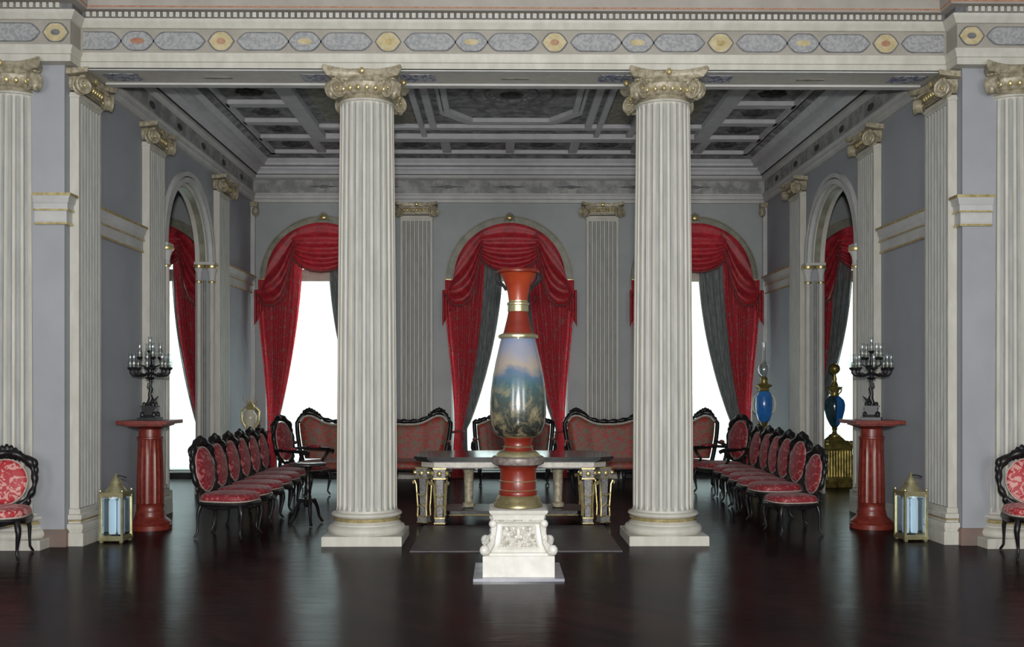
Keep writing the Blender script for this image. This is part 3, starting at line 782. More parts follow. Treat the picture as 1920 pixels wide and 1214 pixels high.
# ------------------------------------------------------------------ windows
def window(k, num):
    xc = WX[k]
    b = MB()
    segs = 32; y = BACK
    def ring(r0, r1, y0, y1, mt):
        b.mat(mt)
        for i in range(segs):
            a0, a1 = PI*i/segs, PI*(i+1)/segs
            b.prism([(xc+r0*math.cos(a0), WINSP+r0*math.sin(a0)), (xc+r1*math.cos(a0), WINSP+r1*math.sin(a0)), (xc+r1*math.cos(a1), WINSP+r1*math.sin(a1)), (xc+r0*math.cos(a1), WINSP+r0*math.sin(a1))], y0, y1)
    ring(0.90, 1.03, y-0.05, y, 'olive'); ring(1.03, 1.06, y-0.03, y, 'olive'); ring(1.06, 1.085, y-0.06, y, 'olive')
    fr = struct(b.build('window_%d' % num))
    b = MB().mat('winframe')
    for s in (-1, 1):
        b.bb(*sorted((xc+s*0.92, xc+s*0.99)), y+0.20, y+0.27, WINBT, WINSP)
    for z, h_ in ((WINBT+0.04, .035), (0.95, .012), (1.74, .030), (2.6, .008), (3.40, .035)): b.bb(xc-0.92, xc+0.92, y+0.24, y+0.28, z-h_, z+h_)
    b.build('window_frame', fr)
    b = MB().mat('pane')
    b.prism([(xc-0.97, WINBT+.02), (xc+0.97, WINBT+.02)] + [(xc+0.97*math.cos(PI*i/20), WINSP+0.97*math.sin(PI*i/20)) for i in range(21)], y+0.225, y+0.235)
    b.build('pane', fr)
    b = MB().mat('gold')
    b.ball((xc, y-0.07, WINSP+1.04), (0.07, 0.04, 0.05), 10, 6); b.mat('olive')
    b.tube([(xc-0.09, y-0.06, WINSP+0.98), (xc-0.05, y-.07, WINSP+1.09), (xc, y-.07, WINSP+1.12), (xc+0.05, y-.07, WINSP+1.09), (xc+0.09, y-0.06, WINSP+0.98)], 0.018, 6)
    b.mat('gold')
    for s in (-1, 1):
        b.box((xc+s*1.035, y-0.05, WINSP-0.03), (0.09, 0.08, 0.05)); b.ball((xc+s*1.035, y-0.06, WINSP-0.09), (0.03, 0.03, 0.06), 8, 6)
    b.build('keystone_and_brackets', fr)
    return fr
WN = {-2: ('far left, seen through the left arch', 1), -1: ('left of the middle', 2), 0: ('middle', 3), 1: ('right of the middle', 4), 2: ('far right, seen through the right arch', 5)}
WD = {-2: 'the far left window seen through the left arch', -1: 'the back window left of the middle one', 0: 'the middle back window', 1: 'the back window right of the middle one', 2: 'the far right window seen through the right arch'}
for k, (_, num) in WN.items(): window(k, num)

def make_blind():
    t = empty('roller_blind')
    b = MB().mat('blind')
    y = 0.14
    b.bb(-0.97, 0.97, y, y+0.003, 0.13, 3.36)
    b.prism([(-0.97, 3.36), (0.97, 3.36)] + [(0.97*math.cos(PI*i/20), 3.36+0.97*math.sin(PI*i/20)) for i in range(1, 20)], y+0.02, y+0.023)
    b.build('cloth', t)
    b = MB().mat('gimp'); b.bb(-0.97, 0.97, y-0.05, y+0.02, 3.36, 3.56); b.build('roller', t)
    b = MB().mat('winframe'); b.bb(-0.97, 0.97, y-0.006, y+0.008, 0.11, 0.135); b.build('bottom_bar', t)
    return t
BL = make_blind()
for k in WD:
    o = BL if k == -2 else copy_tree(BL)
    o.location = (WX[k], BACK, 0); tag(o, 'white roller blind drawn over ' + WD[k], 'blind', 'roller blinds')

# ------------------------------------------------------------------ curtains and swags
def smooth(t): return t*t*(3-2*t)
def curtain_mesh(side, inner_top, inner_tie, mat_, yoff, amp, npl, ztop, wtie=0.13, seed=0, outer_off=0.0):
    """side -1: hangs at the left of the window; local x=0 is the window centre"""
    rnd = random.Random(seed); ph = [rnd.uniform(-.5, .5) for _ in range(30)]
    ztie = 0.86
    def ox(z):   # outer edge
        if z > ztie: t = (z-ztie)/(3.2-ztie); return 0.93 + 0.16*smooth(min(1, t))
        return 0.93 + 0.05*(1-z/ztie)
    def ix(z):
        if z > ztie:
            t = min(1, (z-ztie)/(ztop-ztie)); e = math.sin(t*PI/2)**0.85
            return inner_tie + (inner_top-inner_tie)*e
        return inner_tie - 0.02*(1-z/ztie)
    def fn(u, v):
        z = ztop*(1-v) + 0.01*v
        if z < 0.01: z = 0.01
        o_, i_ = ox(z)-outer_off, ix(z)
        x = o_ + (i_-o_)*u
        am = amp*(1.0 if z > 2 else (0.35+0.65*smooth(max(0, (z-ztie))/1.2) if z > ztie else 0.35+0.5*(1-z/ztie)))
        ydisp = am*(math.sin(u*npl*2*PI + 0.5*math.sin(3*z)+ph[0]) + 0.35*math.sin(u*npl*4.6*PI+ph[1]+z))
        # follow the arch at the top
        z = min(z, 3.36 + math.sqrt(max(0, 0.90**2 - x*x)))
        return (side*x, -yoff - ydisp, z)
    b = MB().mat(mat_)
    b.grid(fn, 84, 46)
    return b
def curtain(k, side, red_in=0.38, red_tie=0.80, lin_in=0.12, lin_tie=0.72):
    t = empty('curtain', (WX[k], BACK, 0))
    b = curtain_mesh(side, red_in, red_tie, 'curtain', 0.135, 0.026, 7, 3.95, seed=k*7+side); b.build('drape', t, sharp=180, recalc=False)
    if lin_in is not None:
        b = curtain_mesh(side, lin_in, lin_tie, 'lining', 0.062, 0.014, 8, 3.8, seed=k*5+side+40, outer_off=0.10)
        def edge(z):
            tt = min(1, max(0, (z-0.86)/(3.8-0.86))); return lin_tie+(lin_in-lin_tie)*math.sin(tt*PI/2)**0.85
        ln = b.build('lining', t, sharp=180, recalc=False)
        b = MB().mat('liningtrim')
        b.tube([(side*(edge(z)-0.004), -0.075, z) for z in [0.86+i*0.09 for i in range(30)]], 0.010, 6); b.build('edge_trim', ln)
    b = MB().mat('fringe')
    cx = side*0.875
    b.tube([(cx+0.105*math.cos(a), -0.15+0.085*math.sin(a), 0.80+0.015*math.cos(a)) for a in [i*2*PI/20 for i in range(20)]], 0.018, 8, True)
    b.ball((side*0.78, -0.20, 0.72), (0.03, 0.03, 0.07), 8, 6)
    b.build('tieback', t)
    nm = 'left' if side < 0 else 'right'
    tag(t, 'red curtain, %s half, at %s' % (nm, WD[k]), 'curtain', 'red window curtains')
    return t
for k in WD:
    for side in (-1, 1):
        if k == 0: curtain(k, side, 0.42 if side < 0 else 0.30, 0.80, 0.12 if side < 0 else 0.22, 0.72 if side < 0 else 0.78)
        elif k == -1: curtain(k, side, 0.34 if side < 0 else 0.40, 0.80, 0.40 if side < 0 else 0.1, 0.80 if side < 0 else .70)
        elif k == 1: curtain(k, side, 0.46, 0.80, 0.06, 0.66)
        elif k == -2: curtain(k, side, 0.36, 0.80, 0.32, 0.76)
        else: curtain(k, side, 0.52 if side < 0 else .34, 0.84, 0.20, 0.82)

def swag_mesh(top, bot, depth, yb, folds, mat_, nu=28, nv=26, droop=0.0):
    """top, bot: lists of (x,z) points resampled evenly; cloth with folds that run along u and sag"""
    def samp(L, t):
        p = t*(len(L)-1); i = min(int(p), len(L)-2); f = p-i
        return (L[i][0]*(1-f)+L[i+1][0]*f, L[i][1]*(1-f)+L[i+1][1]*f)
    def fn(u, v):
        a, c = samp(top, u), samp(bot, u)
        x = a[0]+(c[0]-a[0])*v; z = a[1]+(c[1]-a[1])*v
        fold = 0.5+0.5*math.sin(2*PI*folds*(v**1.15)+0.6*math.sin(3*u))
        y = -yb - depth*math.sin(PI*min(1, max(0, u)))**0.6*(0.35+0.65*fold)*(0.25+0.75*v)
        return (x, y, z)
    return MB().mat(mat_).grid(fn, nu, nv)
def arcp(r, a0, a1, n_=10): return [(r*math.cos(math.radians(a0+(a1-a0)*i/n_)), WINSP+r*math.sin(math.radians(a0+(a1-a0)*i/n_))) for i in range(n_+1)]
def make_valance():
    t = empty('window_swag')
    c = swag_mesh(arcp(0.93, 128, 52, 14), [(-0.56, 3.86), (-0.46, 3.68), (-0.32, 3.56), (-0.16, 3.50), (0, 3.48), (0.16, 3.50), (0.32, 3.56), (0.46, 3.68), (0.56, 3.86)], 0.13, 0.20, 4.5, 'swag')
    sw = c.build('centre_swag', t, sharp=180, recalc=False)
    b = MB().mat('fringe'); b.tube([(-0.55, -0.215, 3.85), (-0.46, -.28, 3.67), (-0.32, -.315, 3.55), (-0.16, -.33, 3.49), (0, -.33, 3.47), (0.16, -.33, 3.49), (0.32, -.315, 3.55), (0.46, -.28, 3.67), (0.55, -.215, 3.85)], 0.018, 6); b.build('fringe', sw)
    for s in (-1, 1):
        top = [(s*x if s > 0 else x*-1, z) for x, z in arcp(0.935, 0, 66, 14)]
        bot = [(s*1.07, 3.12), (s*1.02, 3.0), (s*0.92, 2.92), (s*0.78, 2.92), (s*0.66, 3.02), (s*0.58, 3.25), (s*0.52, 3.6), (s*0.44, 3.95)]
        c = swag_mesh(top, bot, 0.14, 0.205, 2.5, 'swag')
        ss = c.build('side_swag', t, sharp=180, recalc=False)
        b = MB().mat('fringe'); b.tube([(x, -0.225-0.12*math.sin(PI*i/7)**.6, z-0.005) for i, (x, z) in enumerate(bot)], 0.016, 6); b.build('fringe', ss)
        def tail(u, v):
            x = s*(1.13-0.17*u); z = 3.18 - v*(0.62-0.35*u)
            return (x, -0.23-0.02*math.sin(u*4*PI), z)
        b = MB().mat('swag').grid(tail, 18, 12); b.build('tail', t, sharp=180, recalc=False)
    b = MB().mat('fringe')
    for i in range(28):
        a0, a1 = PI*(0.03+0.94*i/28), PI*(0.03+0.94*(i+1)/28)
        b.prism([(0.92*math.cos(a0), WINSP+0.92*math.sin(a0)), (0.93*math.cos(a0), WINSP+0.93*math.sin(a0)), (0.93*math.cos(a1), WINSP+0.93*math.sin(a1)), (0.92*math.cos(a1), WINSP+0.92*math.sin(a1))], -0.20, -0.005)
    b.build('pelmet_board', t)
    return t
VAL = make_valance()
for k in WD:
    o = VAL if k == -2 else copy_tree(VAL)
    o.location = (WX[k], BACK, 0); tag(o, 'deep red swag heading ' + WD[k], 'valance', 'arched window swags')

# ------------------------------------------------------------------ chairs
def oval(rx, rz, zc, n_, top=0.0):
    return [(rx*math.cos(a), zc+rz*math.sin(a)) for a in [2*PI*i/n_ for i in range(n_)]]
def cabriole(h=0.40, kick=0.05, r0=0.028, r1=0.014):
    b = MB().mat('blackwood')
    pts = [(0, 0, h), (kick*0.6, 0, h*0.85), (kick*0.8, 0, h*0.7), (kick*0.3, 0, h*0.4), (0, 0, h*0.18), (kick*0.5, 0, 0.03), (kick*0.9, 0, 0.012)]
    rad = [r0, r0*1.15, r0*0.95, r0*0.62, r1, r1*1.1, r1*0.8]
    return b, pts, rad
def seat_pad(b, w, d, z0, z1, m=5, bow=0.03):
    """cushion: superellipse plan, domed"""
    def fn(u, v):
        a = 2*PI*u; ca, sa = math.cos(a), math.sin(a); e = 0.62
        px = (w/2)*abs(ca)**e*(1 if ca >= 0 else -1); py = (d/2)*abs(sa)**e*(1 if sa >= 0 else -1)
        if py < 0: py -= bow*math.cos(px/w*PI); 
        px *= (1-0.10*(py/d+0.5))
        if v < 0.35: t = v/0.35; f = 1.0+0.025*math.sin(t*PI); z = z0+(z1-z0)*0.55*t
        else:
            t = (v-0.35)/0.65; f = math.cos(t*PI/2)**0.55 if t < 1 else 0.001; z = z0+(z1-z0)*(0.55+0.45*math.sin(t*PI/2))
        return (px*f, py*f, z)
    b.grid(fn, 40, 14)
def make_chair(kind='side', fab='damask', gr=0.009, w=0.54, d=0.50, top=1.0, arms=False, padw=0.19, padh=0.215, zc=0.69, outer=1.0):
    t = empty('armchair' if arms else 'side_chair')
    # seat
    b = MB().mat(fab); seat_pad(b, w, d, 0.385, 0.475); b.build('seat', t, sharp=180)
    b = MB().mat('gimp')
    pts = []
    for i in range(40):
        a = 2*PI*i/40; ca, sa = math.cos(a), math.sin(a); e = 0.62
        px = (w/2)*abs(ca)**e*(1 if ca >= 0 else -1); py = (d/2)*abs(sa)**e*(1 if sa >= 0 else -1)
        if py < 0: py -= 0.03*math.cos(px/w*PI)
        px *= (1-0.10*(py/d+0.5)); pts.append((px*1.01, py*1.01, 0.388))
    b.tube(pts, gr, 6, True); b.build('piping', t)
    b = MB().mat('blackwood')
    b.tube([(p[0]*0.985, p[1]*0.985, 0.36) for p in pts], 0.024, 8, True)
    b.tube([(p[0]*0.97, p[1]*0.97, 0.335-0.012*math.cos(i*2*PI/40*4)) for i, p in enumerate(pts)], 0.015, 6, True)
    for i in (29, 30, 31): b.ball((pts[i][0], pts[i][1], 0.335), (0.04, 0.02, 0.025), 8, 5)
    b.build('seat_rail', t)
    for sx in (-1, 1):
        for sy in (-1, 1):
            b, lp, lr = cabriole(0.35, 0.045 if sy < 0 else 0.03, 0.026 if sy < 0 else 0.02, 0.012)
            a = math.atan2(sy*1.0, sx*0.8)
            px, py = sx*(w/2-0.055 if sy < 0 else w/2-0.10), sy*(d/2-0.035)
            T = Matrix.Translation((px, py, 0)) @ Matrix.Rotation(a, 4, 'Z')
            if sy > 0: lp = [(x*1.0+0.05*(1-z/0.35)**1.4, y, z) for x, y, z in lp]
            b.tube(lp, lr, 8, T=T); b.build('leg', t, sharp=60)
    # back, leaning
    yb = d/2-0.02; lean = 0.16
    def bp(x, z, off=0.0): return (x, yb+lean*(z-0.42)+off, z)
    b = MB().mat('blackwood')
    N = 64; rad = []; pts = []
    ox_, oz_ = (padw+0.045)*outer, (padh+0.045)
    for i in range(N):
        a = 2*PI*i/N; s_ = math.sin(a)
        fx = 1.0 + 0.10*math.exp(-((a-PI/4)/0.25)**2) + 0.10*math.exp(-((a-3*PI/4)/0.25)**2)
        x = ox_*math.cos(a)*fx; z = zc+oz_*s_ + (0.02 if s_ > 0 else 0)*s_
        pts.append(bp(x, z)); rad.append(0.026+0.008*math.sin(a*11)+(0.014*max(0, s_)**3)+0.012*math.exp(-((a-PI/4)/0.22)**2)+0.012*math.exp(-((a-3*PI/4)/0.22)**2))
    b.tube(pts, rad, 8, True)
    # posts down to the seat
    for s in (-1, 1):
        b.tube([bp(s*ox_*0.62, zc-oz_*0.8), bp(s*(ox_*0.62+0.03), 0.46), bp(s*(w/2-0.09), 0.36)], [0.022, 0.026, 0.026], 8)
    for s in (-1, 1):
        b.ball(bp(s*ox_*0.92, zc+oz_*0.66), (0.045, 0.025, 0.055), 8, 6); b.ball(bp(s*ox_*1.02, zc+oz_*0.42), (0.025, 0.02, 0.045), 8, 6)
        b.ball(bp(s*ox_*0.8, zc-oz_*0.72), (0.03, 0.02, 0.04), 8, 6)
    b.build('back_frame', t, sharp=60)
    # carved crest
    b = MB().mat('blackwood')
    zt = zc+oz_
    for i in range(11):
        q = (i-5)/5; x = q*ox_*0.75; hh = (top-zt)*(1-abs(q)**1.4)
        b.ball(bp(x, zt-0.045*q*q*1.6+hh*0.35), (0.030, 0.022, 0.022+hh*0.65), 8, 6)
    b.ball(bp(0, top-0.03), (0.03, 0.022, 0.035), 8, 6)
    b.build('crest', t)
    b = MB().mat(fab)
    def pad(u, v):
        a = 2*PI*u; r = math.sin(v*PI/2)
        x = padw*r*math.cos(a); z = zc+padh*r*math.sin(a)
        return bp(x, z, -0.012-0.045*math.cos(v*PI/2))
    b.grid(pad, 36, 8)
    def padb(u, v):
        a = 2*PI*u; r = math.sin(v*PI/2)
        return bp(padw*r*math.cos(a), zc+padh*r*math.sin(a), 0.012+0.012*math.cos(v*PI/2))
    b.grid(padb, 36, 4)
    b.build('backrest', t, sharp=180)
    b = MB().mat('gimp'); b.tube([bp(padw*1.02*math.cos(2*PI*i/40), zc+padh*1.02*math.sin(2*PI*i/40), -0.014) for i in range(40)], gr*0.7, 6, True); b.build('back_piping', t)
    if arms:
        for s in (-1, 1):
            b = MB().mat('blackwood')
            b.tube([bp(s*(ox_+.01), 0.66), (s*(w/2+0.02), yb-0.12, 0.67), (s*(w/2+0.045), -0.02, 0.66), (s*(w/2+0.05), -d/2+0.06, 0.655), (s*(w/2+.04), -d/2+.0, 0.63)], [0.02, 0.022, 0.022, 0.028, 0.03], 8)
            b.tube([(s*(w/2+0.045), -d/2+0.08, 0.64), (s*(w/2+0.06), -d/2+0.12, 0.58), (s*(w/2+0.02), -d/2+0.16, 0.5), (s*(w/2-0.01), -d/2+0.12, 0.42), (s*(w/2-0.02), -d/2+0.1, 0.36)], [0.022, 0.018, 0.02, 0.022, 0.025], 8)
            ar = b.build('armrest', t, sharp=60)
            b = MB().mat(fab); b.ball((s*(w/2+0.035), 0.02, 0.69), (0.03, 0.12, 0.025), 10, 6); b.build('arm_pad', ar)
    return t
def place(proto, x, y, rz, label, cat, group, sc=1.0):
    o = proto if not proto.get('label') else copy_tree(proto)
    o.location = (x, y, 0); o.rotation_euler = (0, 0, rz); o.scale = (sc, sc, sc); tag(o, label, cat, group); return o
R = math.radians
# large chairs cut by the picture's edges
big = make_chair('side', 'damask', w=0.60, d=0.52, top=1.0, padw=0.195, padh=0.205, zc=0.665, outer=1.08)
place(big, -4.74, -0.98, R(10), 'red damask side chair with carved black frame, cut by the left picture edge', 'chair', 'pair of front side chairs')
place(big, 4.80, -0.98, R(-10), 'red damask side chair with carved black frame, cut by the right picture edge', 'chair', 'pair of front side chairs')
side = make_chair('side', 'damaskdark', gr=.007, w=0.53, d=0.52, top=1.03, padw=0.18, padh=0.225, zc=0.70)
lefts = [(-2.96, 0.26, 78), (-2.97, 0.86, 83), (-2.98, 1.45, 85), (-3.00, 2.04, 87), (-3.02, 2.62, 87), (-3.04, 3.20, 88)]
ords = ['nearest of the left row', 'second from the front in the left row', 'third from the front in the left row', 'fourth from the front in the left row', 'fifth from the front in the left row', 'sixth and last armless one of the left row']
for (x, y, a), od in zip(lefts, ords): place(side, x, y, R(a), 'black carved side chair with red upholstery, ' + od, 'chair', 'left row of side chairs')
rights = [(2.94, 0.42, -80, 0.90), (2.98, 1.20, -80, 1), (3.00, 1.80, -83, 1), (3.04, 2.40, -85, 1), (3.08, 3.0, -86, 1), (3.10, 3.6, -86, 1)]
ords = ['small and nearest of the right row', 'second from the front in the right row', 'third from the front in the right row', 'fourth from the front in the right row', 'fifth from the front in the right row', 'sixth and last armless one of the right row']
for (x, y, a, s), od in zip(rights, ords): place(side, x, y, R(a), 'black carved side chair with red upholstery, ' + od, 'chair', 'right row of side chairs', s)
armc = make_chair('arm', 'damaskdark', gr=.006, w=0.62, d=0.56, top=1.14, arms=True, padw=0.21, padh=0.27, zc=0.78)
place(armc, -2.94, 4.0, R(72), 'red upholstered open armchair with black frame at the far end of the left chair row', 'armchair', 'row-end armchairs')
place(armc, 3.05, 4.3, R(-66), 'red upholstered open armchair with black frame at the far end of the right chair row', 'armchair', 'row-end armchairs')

# ------------------------------------------------------------------ sofas
def make_sofa(W_, humps, ztop, name='sofa', d=0.72):
    t = empty(name)
    hw = W_/2
    def top(x):
        q = abs(x)/hw
        if humps == 3:
            z = ztop-0.14 + 0.14*math.exp(-((q-0.84)/0.17)**2) + 0.08*math.exp(-(q/0.20)**2)
            if q > 0.9: z -= 0.9*(q-0.9)
        else:
            z = ztop - 0.19*q**1.6
            if q > 0.93: z += 0.02
        return z
    yb = d/2-0.03; lean = 0.18
    def edge(v): return 1-0.09*(1-v)**1.5        # back narrows towards the seat
    b = MB().mat('tapestry')
    nU = 60
    def back(u, v):
        x0 = (2*u-1)*(hw-0.05); zt = top(x0)-0.05; z = 0.44+(zt-0.44)*v
        edgef = min(1, (1-abs(2*u-1))/0.06)*min(1, (1-v)/0.1+0.05)
        puff = 0.05*math.sqrt(max(0, edgef))*(1-0.25*(0.5+0.5*math.cos(6*PI*(u-0.5)))**8)
        return (x0*edge(v), yb+lean*(z-0.45)-puff, z)
    b.grid(back, nU, 16)
    b.grid(lambda u, v: ((2*u-1)*(hw-0.05)*edge(v), yb+0.035+lean*(0.44+(top((2*u-1)*(hw-0.05))-0.05-0.44)*v-0.45), 0.44+(top((2*u-1)*(hw-0.05))-0.05-0.44)*v), nU, 4)
    b.build('backrest', t, sharp=180)
    # frame around the back
    b = MB().mat('blackwood'); pts = []; rad = []
    for i in range(9):
        v = i/8; z = 0.40+(top(hw)-0.40)*v; pts.append((-(hw-0.01)*edge(v), yb+lean*(z-0.45), z)); rad.append(0.034)
    for i in range(1, 60):
        x = -hw+W_*i/60; z = top(x); pts.append((x, yb+lean*(z-0.45), z-0.01)); rad.append(0.032+0.010*math.sin(i*1.7)+(0.014 if abs(abs(x)/hw-0.84) < 0.1 else 0))
    for i in range(8, -1, -1):
        v = i/8; z = 0.40+(top(hw)-0.40)*v; pts.append(((hw-0.01)*edge(v), yb+lean*(z-0.45), z)); rad.append(0.034)
    b.tube(pts, rad, 8); b.build('back_frame', t, sharp=60)
    for c in ((-0.84, 0, 0.84) if humps == 3 else (0,)):
        b = MB().mat('blackwood')
        for i in range(9):
            q = (i-4)/4; x = c*hw+q*0.15; z = top(x)+0.015
            b.ball((x, yb+lean*(z-0.45), z), (0.034, 0.024, 0.025+0.035*(1-abs(q))), 8, 6)
        b.build('crest', t)
    b = MB().mat('liningtrim')
    pts = []
    for i in range(41):
        x = -(hw-0.06)+(W_-0.12)*i/40; z = top(x)-0.055; pts.append((x, yb+lean*(z-0.45)-0.022, z))
    b.tube(pts, 0.016, 6); b.build('back_piping', t)
    b = MB().mat('tapestry')
    seat_pad(b, W_-0.06, d-0.04, 0.33, 0.46, bow=0.04); b.build('seat', t, sharp=180)
    b = MB().mat('blackwood')
    def rail(i): a = 2*PI*i/60; ca, sa = math.cos(a), math.sin(a); e = 0.5; return ((W_/2-0.03)*abs(ca)**e*(1 if ca >= 0 else -1), (d/2-0.03)*abs(sa)**e*(1 if sa >= 0 else -1), 0.31+0.01*math.cos(a*8))
    b.tube([rail(i) for i in range(60)], 0.028, 8, True); b.build('seat_rail', t)
    xs = (-1, -0.33, 0.33, 1) if W_ > 1.8 else (-1, 1)
    for sy in (-1, 1):
        for q in xs:
            b, lp, lr = cabriole(0.31, 0.05, 0.028, 0.014)
            T = Matrix.Translation((q*(hw-0.13), sy*(d/2-0.07), 0)) @ Matrix.Rotation(math.atan2(sy, q*0.7), 4, 'Z')
            b.tube(lp, lr, 8, T=T); b.build('leg', t, sharp=60)
    for s in (-1, 1):
        b = MB().mat('blackwood')
        b.tube([(s*(hw-0.05), yb-0.0, 0.70), (s*(hw-0.02), 0.08, 0.69), (s*(hw+0.0), -0.12, 0.66), (s*(hw-0.0), -0.20, 0.60), (s*(hw-0.03), -0.19, 0.48), (s*(hw-0.08), -0.24, 0.34)], [0.022, 0.026, 0.03, 0.032, 0.024, 0.026], 8)
        ar = b.build('armrest', t, sharp=60)
        b = MB().mat('tapestry'); b.ball((s*(hw-0.02), 0.06, 0.715), (0.035, 0.12, 0.028), 10, 6); b.build('arm_pad', ar)
    return t
sofa = make_sofa(2.42, 3, 1.16)
place(sofa, -2.13, 5.02, 0, 'long red tapestry sofa with three-humped black frame, behind the left column', 'sofa', 'tapestry sofas')
place(sofa, 2.05, 5.02, 0, 'long red tapestry sofa with three-humped black frame, behind the right column', 'sofa', 'tapestry sofas')
sette = make_sofa(1.30, 1, 1.15, 'settee', 0.66)
tag(sette, 'small two-seat red settee with black frame, right behind the painted vase', 'settee'); sette.location = (0.06, 5.7, 0)

# ------------------------------------------------------------------ centre table
t = empty('centre_table', (0, 1.50, 0), 0, 'long black-topped table with gilded scroll legs behind the tall vase', 'table')
def octo(hx, hy, c): return [(-hx+c, -hy), (hx-c, -hy), (hx, -hy+c), (hx, hy-c), (hx-c, hy), (-hx+c, hy), (-hx, hy-c), (-hx, -hy+c)]
def slab(b, poly, z0, z1):
    n_ = len(poly); vs = [(x, y, z0) for x, y in poly]+[(x, y, z1) for x, y in poly]
    b.add(vs, [tuple(range(n_))[::-1], tuple(range(n_, 2*n_))]+[(i, (i+1) % n_, n_+(i+1) % n_, n_+i) for i in range(n_)])
b = MB().mat('tabletop'); slab(b, octo(1.12, 0.58, 0.16), 0.745, 0.775); slab(b, octo(1.10, 0.56, 0.16), 0.725, 0.745)
b.build('tabletop', t)
b = MB().mat('tablefrieze'); slab(b, octo(1.04, 0.52, 0.15), 0.655, 0.715); b.mat('bronze'); slab(b, octo(1.06, 0.54, 0.15), 0.715, 0.725); slab(b, octo(1.02, 0.50, 0.15), 0.64, 0.655)
b.build('frieze', t)
def table_leg(x, y, rz):
    T = Matrix.Translation((x, y, 0)) @ Matrix.Rotation(rz, 4, 'Z')
    b = MB().mat('mosaic')
    b.box((0, 0, 0.585), (0.13, 0.13, 0.10), T); b.box((0, 0, 0.32), (0.06, 0.06, 0.44), T, top=(1.35, 1.35))
    b.box((0, 0, 0.06), (0.11, 0.11, 0.05), T)
    lg = b.build('leg', t)
    b = MB().mat('gold')
    b.box((0, 0, 0.642), (0.15, 0.15, 0.016), T); b.box((0, 0, 0.53), (0.145, 0.145, 0.014), T)
    b.box((0, 0, 0.09), (0.12, 0.12, 0.014), T); b.box((0, 0, 0.03), (0.125, 0.125, 0.012), T)
    for s in (-1, 1):
        b.tube([(s*0.055, -0.055, 0.10), (s*0.05, -0.055, 0.2), (s*0.06, -0.06, 0.35), (s*0.066, -0.065, 0.46), (s*0.085, -0.07, 0.50), (s*0.105, -0.07, 0.49), (s*0.10, -0.07, 0.465), (s*0.088, -0.07, 0.475)], 0.010, 6, T=T)
        b.tube([(s*0.055, 0.055, 0.10), (s*0.05, 0.055, 0.2), (s*0.06, 0.06, 0.35), (s*0.066, 0.065, 0.50)], 0.010, 6, T=T)
        b.ball((s*0.08, -0.06, 0.59), (0.028, 0.028, 0.032), 8, 6, T=T)
    b.tube([(-0.06, -0.062, 0.36), (0, -0.066, 0.32), (0.06, -0.062, 0.36)], 0.009, 6, T=T)
    b.tube([(-0.05, -0.06, 0.20), (0, -0.064, 0.24), (0.05, -0.06, 0.20)], 0.009, 6, T=T)
    b.ball((0, -0.085, 0.585), (0.03, 0.015, 0.035), 8, 6, T=T)
    b.build('gilt_mount', lg)
    b = MB().mat('bronze'); b.lathe([(0.02, 0.0), (0.03, 0.01), (0.03, 0.02), (0.015, 0.035)], 12, T=T); b.build('foot', lg)
for sx in (-1, 1):
    table_leg(sx*0.825, -0.44, sx*0.06); table_leg(sx*1.015, -0.33, sx*0.35)
    table_leg(sx*0.86, 0.42, PI-sx*0.06)
b = MB().mat('antique')
for sx in (-1, 1):
    b = MB().mat('antique'); b.lathe([(0.07, 0.16), (0.075, 0.2), (0.05, 0.22), (0.055, 0.4), (0.06, 0.56), (0.08, 0.6), (0.08, 0.65)], 16, (sx*0.52, 0.0)); b.build('inner_post', t)
b = MB().mat('blackwood'); slab(b, octo(0.86, 0.34, 0.14), 0.10, 0.15); b.build('lower_shelf', t)
b = MB().mat('gold'); b.tube([(x, y, 0.105) for x, y in octo(0.875, 0.355, 0.14)], 0.010, 6, True); b.build('shelf_rim', t)
b = MB().mat('blackwood')
for sx in (-1, 1):
    b.tube([(sx*0.8, -0.40, 0.10), (sx*0.6, -0.2, 0.11)], 0.025, 8); b.tube([(sx*0.8, 0.40, 0.10), (sx*0.6, 0.2, 0.11)], 0.025, 8)
b.build('stretcher', t)

b = MB().mat('mat'); b.bb(-1.0, 1.0, -0.72, 1.0, 0.0, 0.012)
tag(b.build('floor_mat'), 'dull grey-purple mat on the dark floor in front of the long table', 'mat')

# ------------------------------------------------------------------ monumental vase on its pedestal
VX, VY = 0.0, -1.76
t = empty('stone_pedestal', (VX, VY, 0), 0, 'white carved marble pedestal carrying the tall painted vase', 'pedestal')
b = MB().mat('greystone'); b.bb(-0.365, 0.365, -0.365, 0.365, 0, 0.022); b.build('base_plate', t)
b = MB().mat('whitestone'); b.bb(-0.29, 0.29, -0.29, 0.29, 0.022, 0.19); b.box((0, 0, 0.20), (0.53, 0.53, 0.02)); b.build('plinth', t)
b = MB().mat('whitestone')
prof = [(0.235, 0.21), (0.215, 0.24), (0.195, 0.30), (0.185, 0.37), (0.182, 0.43), (0.19, 0.445), (0.205, 0.455), (0.205, 0.475), (0.21, 0.49), (0.215, 0.51), (0.235, 0.53), (0.24, 0.548), (0.22, 0.556)]
b.sweep([(-.001, 0), (0, 0.0)], [(0, 0), (0, 0)], False) if False else None
n4 = 4; vs = []; 
for (r, z) in prof:
    for (sx, sy) in ((-1, -1), (1, -1), (1, 1), (-1, 1)): vs.append((sx*r, sy*r, z))
fs = [(j*4+i, j*4+(i+1) % 4, (j+1)*4+(i+1) % 4, (j+1)*4+i) for j in range(len(prof)-1) for i in range(4)]
fs += [(3, 2, 1, 0), tuple((len(prof)-1)*4+i for i in range(4))]
b.add(vs, fs); die = b.build('die', t, sharp=30)
b = MB()
